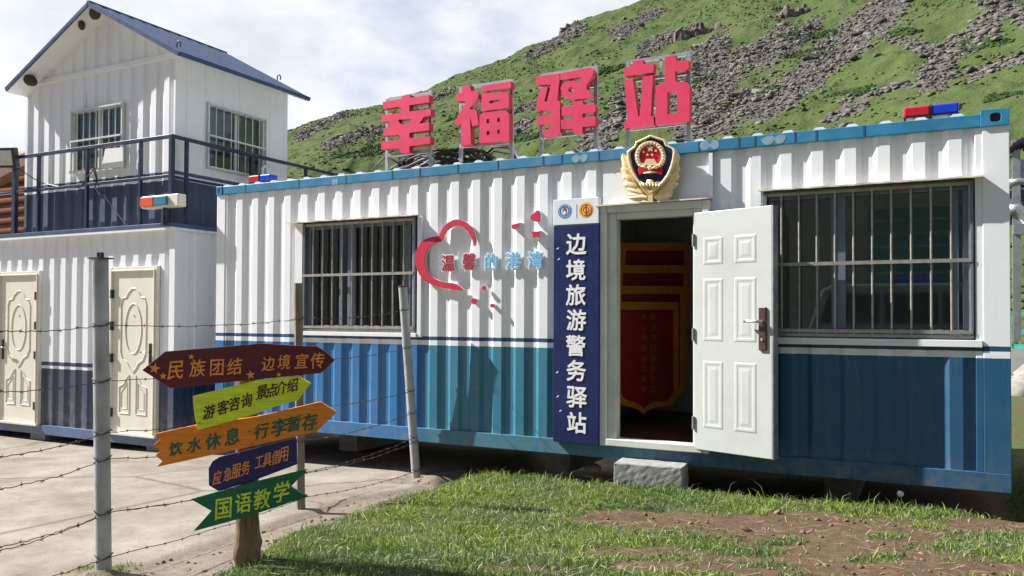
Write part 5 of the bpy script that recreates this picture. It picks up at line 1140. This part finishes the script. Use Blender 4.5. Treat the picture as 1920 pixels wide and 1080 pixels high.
sboard([(361, 742.7), (420, 728), (480, 713.4), (558, 704.3), (581.8, 718.6), (557, 750.5), (510, 764), (480, 776), (371, 807), (366, 788)], .122, M['b_yel'], 'lime yellow board pointing right with dark characters, second from top',
       list(zip('游客咨询景点介绍', ((392.3, 772, 27), (418.4, 763.6, 27), (439.8, 757, 26), (462.6, 751, 26), (491.3, 735, 26), (510, 731.7, 26), (527.7, 727, 26), (548.6, 722.5, 25)))), M['p_dk'], .27, .84)
sboard([(288.5, 813.7), (365, 797), (480, 781), (600.5, 753), (631, 772.6), (592.4, 810), (460, 839.5), (293, 875.8), (304, 864.7), (291, 853.8), (301, 844.5), (287, 834.6), (300, 823.7)], .100, M['b_org'], 'orange board pointing right with notched left end and green characters',
       list(zip('饮水休息行李暂存', ((329.7, 841, 27), (364.5, 833.6, 29), (399.7, 827, 31), (435.5, 818, 32), (490.5, 808, 30), (524, 801, 34), (551.6, 794, 30), (581, 791, 32)))), M['p_grn'], .22, .92, (), .022)
sboard([(391, 878.5), (398.5, 865), (411, 857), (480, 840), (555, 822), (556, 871), (479, 900), (410, 921), (391.5, 910)], .078, M['b_blu'], 'indigo board with narrow orange characters, second from bottom',
       list(zip('应急服务工具借用', ((407.8, 895.5, 27), (427.5, 888.5, 26), (443.7, 882.7, 27), (461, 877, 27), (486.5, 866, 21), (501.7, 862, 26), (518, 857, 27), (532.3, 852, 28)))), M['p_org'], .30, .62)
sboard([(357, 936), (409, 921.5), (469, 905.5), (576, 879.5), (544.5, 913), (577.7, 931.4), (460, 970), (361.5, 996.6), (396, 958)], .101, M['b_grn'], 'green swallow tailed board with lime characters, lowest',
       list(zip('国语教学', ((419.3, 953.3, 40), (456.4, 943, 37), (491.6, 935.5, 38), (528, 922, 39)))), M['p_lime'], .20, .82, (), .016)

# ---------------------------------------------------------------- grass blades
N = 520000
x = rng.uniform(2.4, 9.6, N); y = rng.uniform(-5.6, 1.5, N)
px, py = topx(x, y, gz(x, y)); vis = (px > -60) & (px < 2000) & (py < 1180) & (((np.stack([x, y], 1)-CAM[:2])@_f[:2]) > 1.0); x, y = x[vis], y[vis]
g = grass_mask(x, y); keep = rng.uniform(0, 1, len(x)) < np.clip(g*1.15, 0, 1)**1.3*(.35+.65*sstep(.3, .55, fbm(x*4, y*4, 3, 77)))+.035*sstep(3.4, 4, x)*(y < 0.1)
x, y, g = x[keep], y[keep], g[keep]; z = gz(x, y); n = len(x)
edge = sstep(-.75, -.05, y)*(1-sstep(.2, .5, y)); hh = rng.lognormal(-3.62, .45, n)*(.55+.9*fbm(x*2.3, y*2.3, 3, 66))*(1+.9*edge*fbm(x*3, y*0, 2, 67))*(.5+.5*g); w = rng.uniform(.0018, .0038, n)
a = rng.uniform(0, 2*np.pi, n); bend = rng.uniform(.2, 1.3, n)*hh; da = a+rng.uniform(-1, 1, n)
s = np.stack([np.cos(a), np.sin(a), 0*a], 1)*w[:, None]; d = np.stack([np.cos(da), np.sin(da), 0*a], 1); b = np.stack([x, y, z-.004], 1); U = np.array([[0, 0, 1.0]])
m1 = b+U*(hh*.6)[:, None]+d*(bend*.35)[:, None]; t3 = b+U*(hh*np.clip(1-.25*bend/hh, .5, 1))[:, None]+d*bend[:, None]
V = np.stack([b-s, b+s, m1-s*.8, m1+s*.8, t3], 1).reshape(-1, 3); o5 = 5*np.arange(n)[:, None]
F = np.concatenate([o5+np.array([[0, 1, 3]]), o5+np.array([[0, 3, 2]]), o5+np.array([[2, 3, 4]])])
yl = fbm(x*1.7, y*1.7, 3, 88); yl = sstep(.30, .72, yl); base = np.array([.130, .215, .042])[None]*(1-yl[:, None])+np.array([.250, .325, .058])[None]*yl[:, None]
col = base*rng.uniform(.6, 1.4, (n, 1)); straw = rng.uniform(0, 1, n) < .05+.22*(1-g)+.12*sstep(.6, .8, fbm(x*5, y*5, 2, 111)); col[straw] = np.array([.36, .30, .17])*rng.uniform(.6, 1.2, (straw.sum(), 1))
pale = rng.uniform(0, 1, n) < .05+.42*sstep(.45, .7, fbm(x*2.6, y*2.6, 3, 101)); col[pale & ~straw] = np.array([.210, .255, .140])*rng.uniform(.8, 1.2, ((pale & ~straw).sum(), 1))
def blade_mat():
    m, t, p = newmat('grass blade'); c = nd(t, 'ShaderNodeAttribute', attribute_name='tint').outputs['Color']
    seti(t, p, 'Base Color', c); seti(t, p, 'Roughness', .5); seti(t, p, 'Specular IOR Level', .35)
    tr = nd(t, 'ShaderNodeBsdfTranslucent'); t.links.new(c, tr.inputs[0]); mx = nd(t, 'ShaderNodeMixShader'); mx.inputs[0].default_value = .3
    o = [k for k in t.nodes if k.type == 'OUTPUT_MATERIAL'][0]; t.links.new(p.outputs[0], mx.inputs[1]); t.links.new(tr.outputs[0], mx.inputs[2]); t.links.new(mx.outputs[0], o.inputs[0]); return m
tag(npmesh('grass', V, F, blade_mat(), False, {'tint': np.repeat(col, 5, 0)}), 'short green grass with bare patches in front of the container', 'grass', kind='stuff')
# clods and pebbles on the bare soil
N = 5000; x = rng.uniform(2.7, 9.3, N); y = rng.uniform(-4.8, .6, N); g = grass_mask(x, y); k = (g < .35) & (concrete_mask(x, y) < .5) & (rng.uniform(0, 1, N) < .8); x, y = x[k], y[k]
sz = np.clip(rng.lognormal(-5.0, .6, len(x)), .003, .035); V, F = rocks(np.stack([x, y, gz(x, y)+sz*.2], 1), sz, .7)
sh = np.repeat(rng.uniform(.6, 1.5, (len(x), 1))*np.array([[.17, .115, .075]]), 12, 0); gr_ = rng.uniform(0, 1, len(x)) < .07; sh[np.repeat(gr_, 12)] = (.28, .25, .21)
tag(npmesh('soil_clods', V, F, attr_mat('soil clod', 'tint'), False, {'tint': sh}), 'small clods and pebbles scattered on the bare soil', 'soil', kind='stuff')
N = 2600; x = rng.uniform(3.3, 9.3, N); y = rng.uniform(-4.6, -.3, N); g = grass_mask(x, y); k = (rng.uniform(0, 1, N) < np.where(g < .5, .75, .35)) & (x > edge_x(y)); x, y, g = x[k], y[k], g[k]; n = len(x)
a = rng.uniform(0, np.pi, n); ln = rng.uniform(.03, .12, n)*.5; d = np.stack([np.cos(a), np.sin(a), rng.normal(0, .12, n)], 1)*ln[:, None]; sd = np.stack([-np.sin(a), np.cos(a), 0*a], 1)*.0016; b = np.stack([x, y, gz(x, y)+.006+.022*(g > .5)], 1)
V = np.stack([b-d-sd, b-d+sd, b+d+sd, b+d-sd], 1).reshape(-1, 3); F = 4*np.arange(n)[:, None]+np.array([[0, 3, 2, 1]])
tag(npmesh('dry_straw', V, F, mat('dry straw', (.42, .35, .23), .8, var=.3, vs=9)), 'dry straw and dead stalks lying on the grass and soil', 'straw', kind='stuff')
# dandelion clock by the container
c = onZ(1688, 945, -.14); dn = thing('dandelion', 'dandelion with a round white seed head in front of the container bottom', 'plant', (c.x, c.y, -.15)); h_ = onY(1688, 926, c.y)
MB().tube([(c.x, c.y, -.16), (c.x+.01, c.y, (h_.z-.16)/2), h_], .0028, 6).build('stem', M['p_lime'], dn); V, F = rocks(np.array([h_[:]]), np.array([.026]), 1, .08); MB().add([Vector(p) for p in V], [tuple(q) for q in F]).build('seed_head', M['whiteplate'], dn)
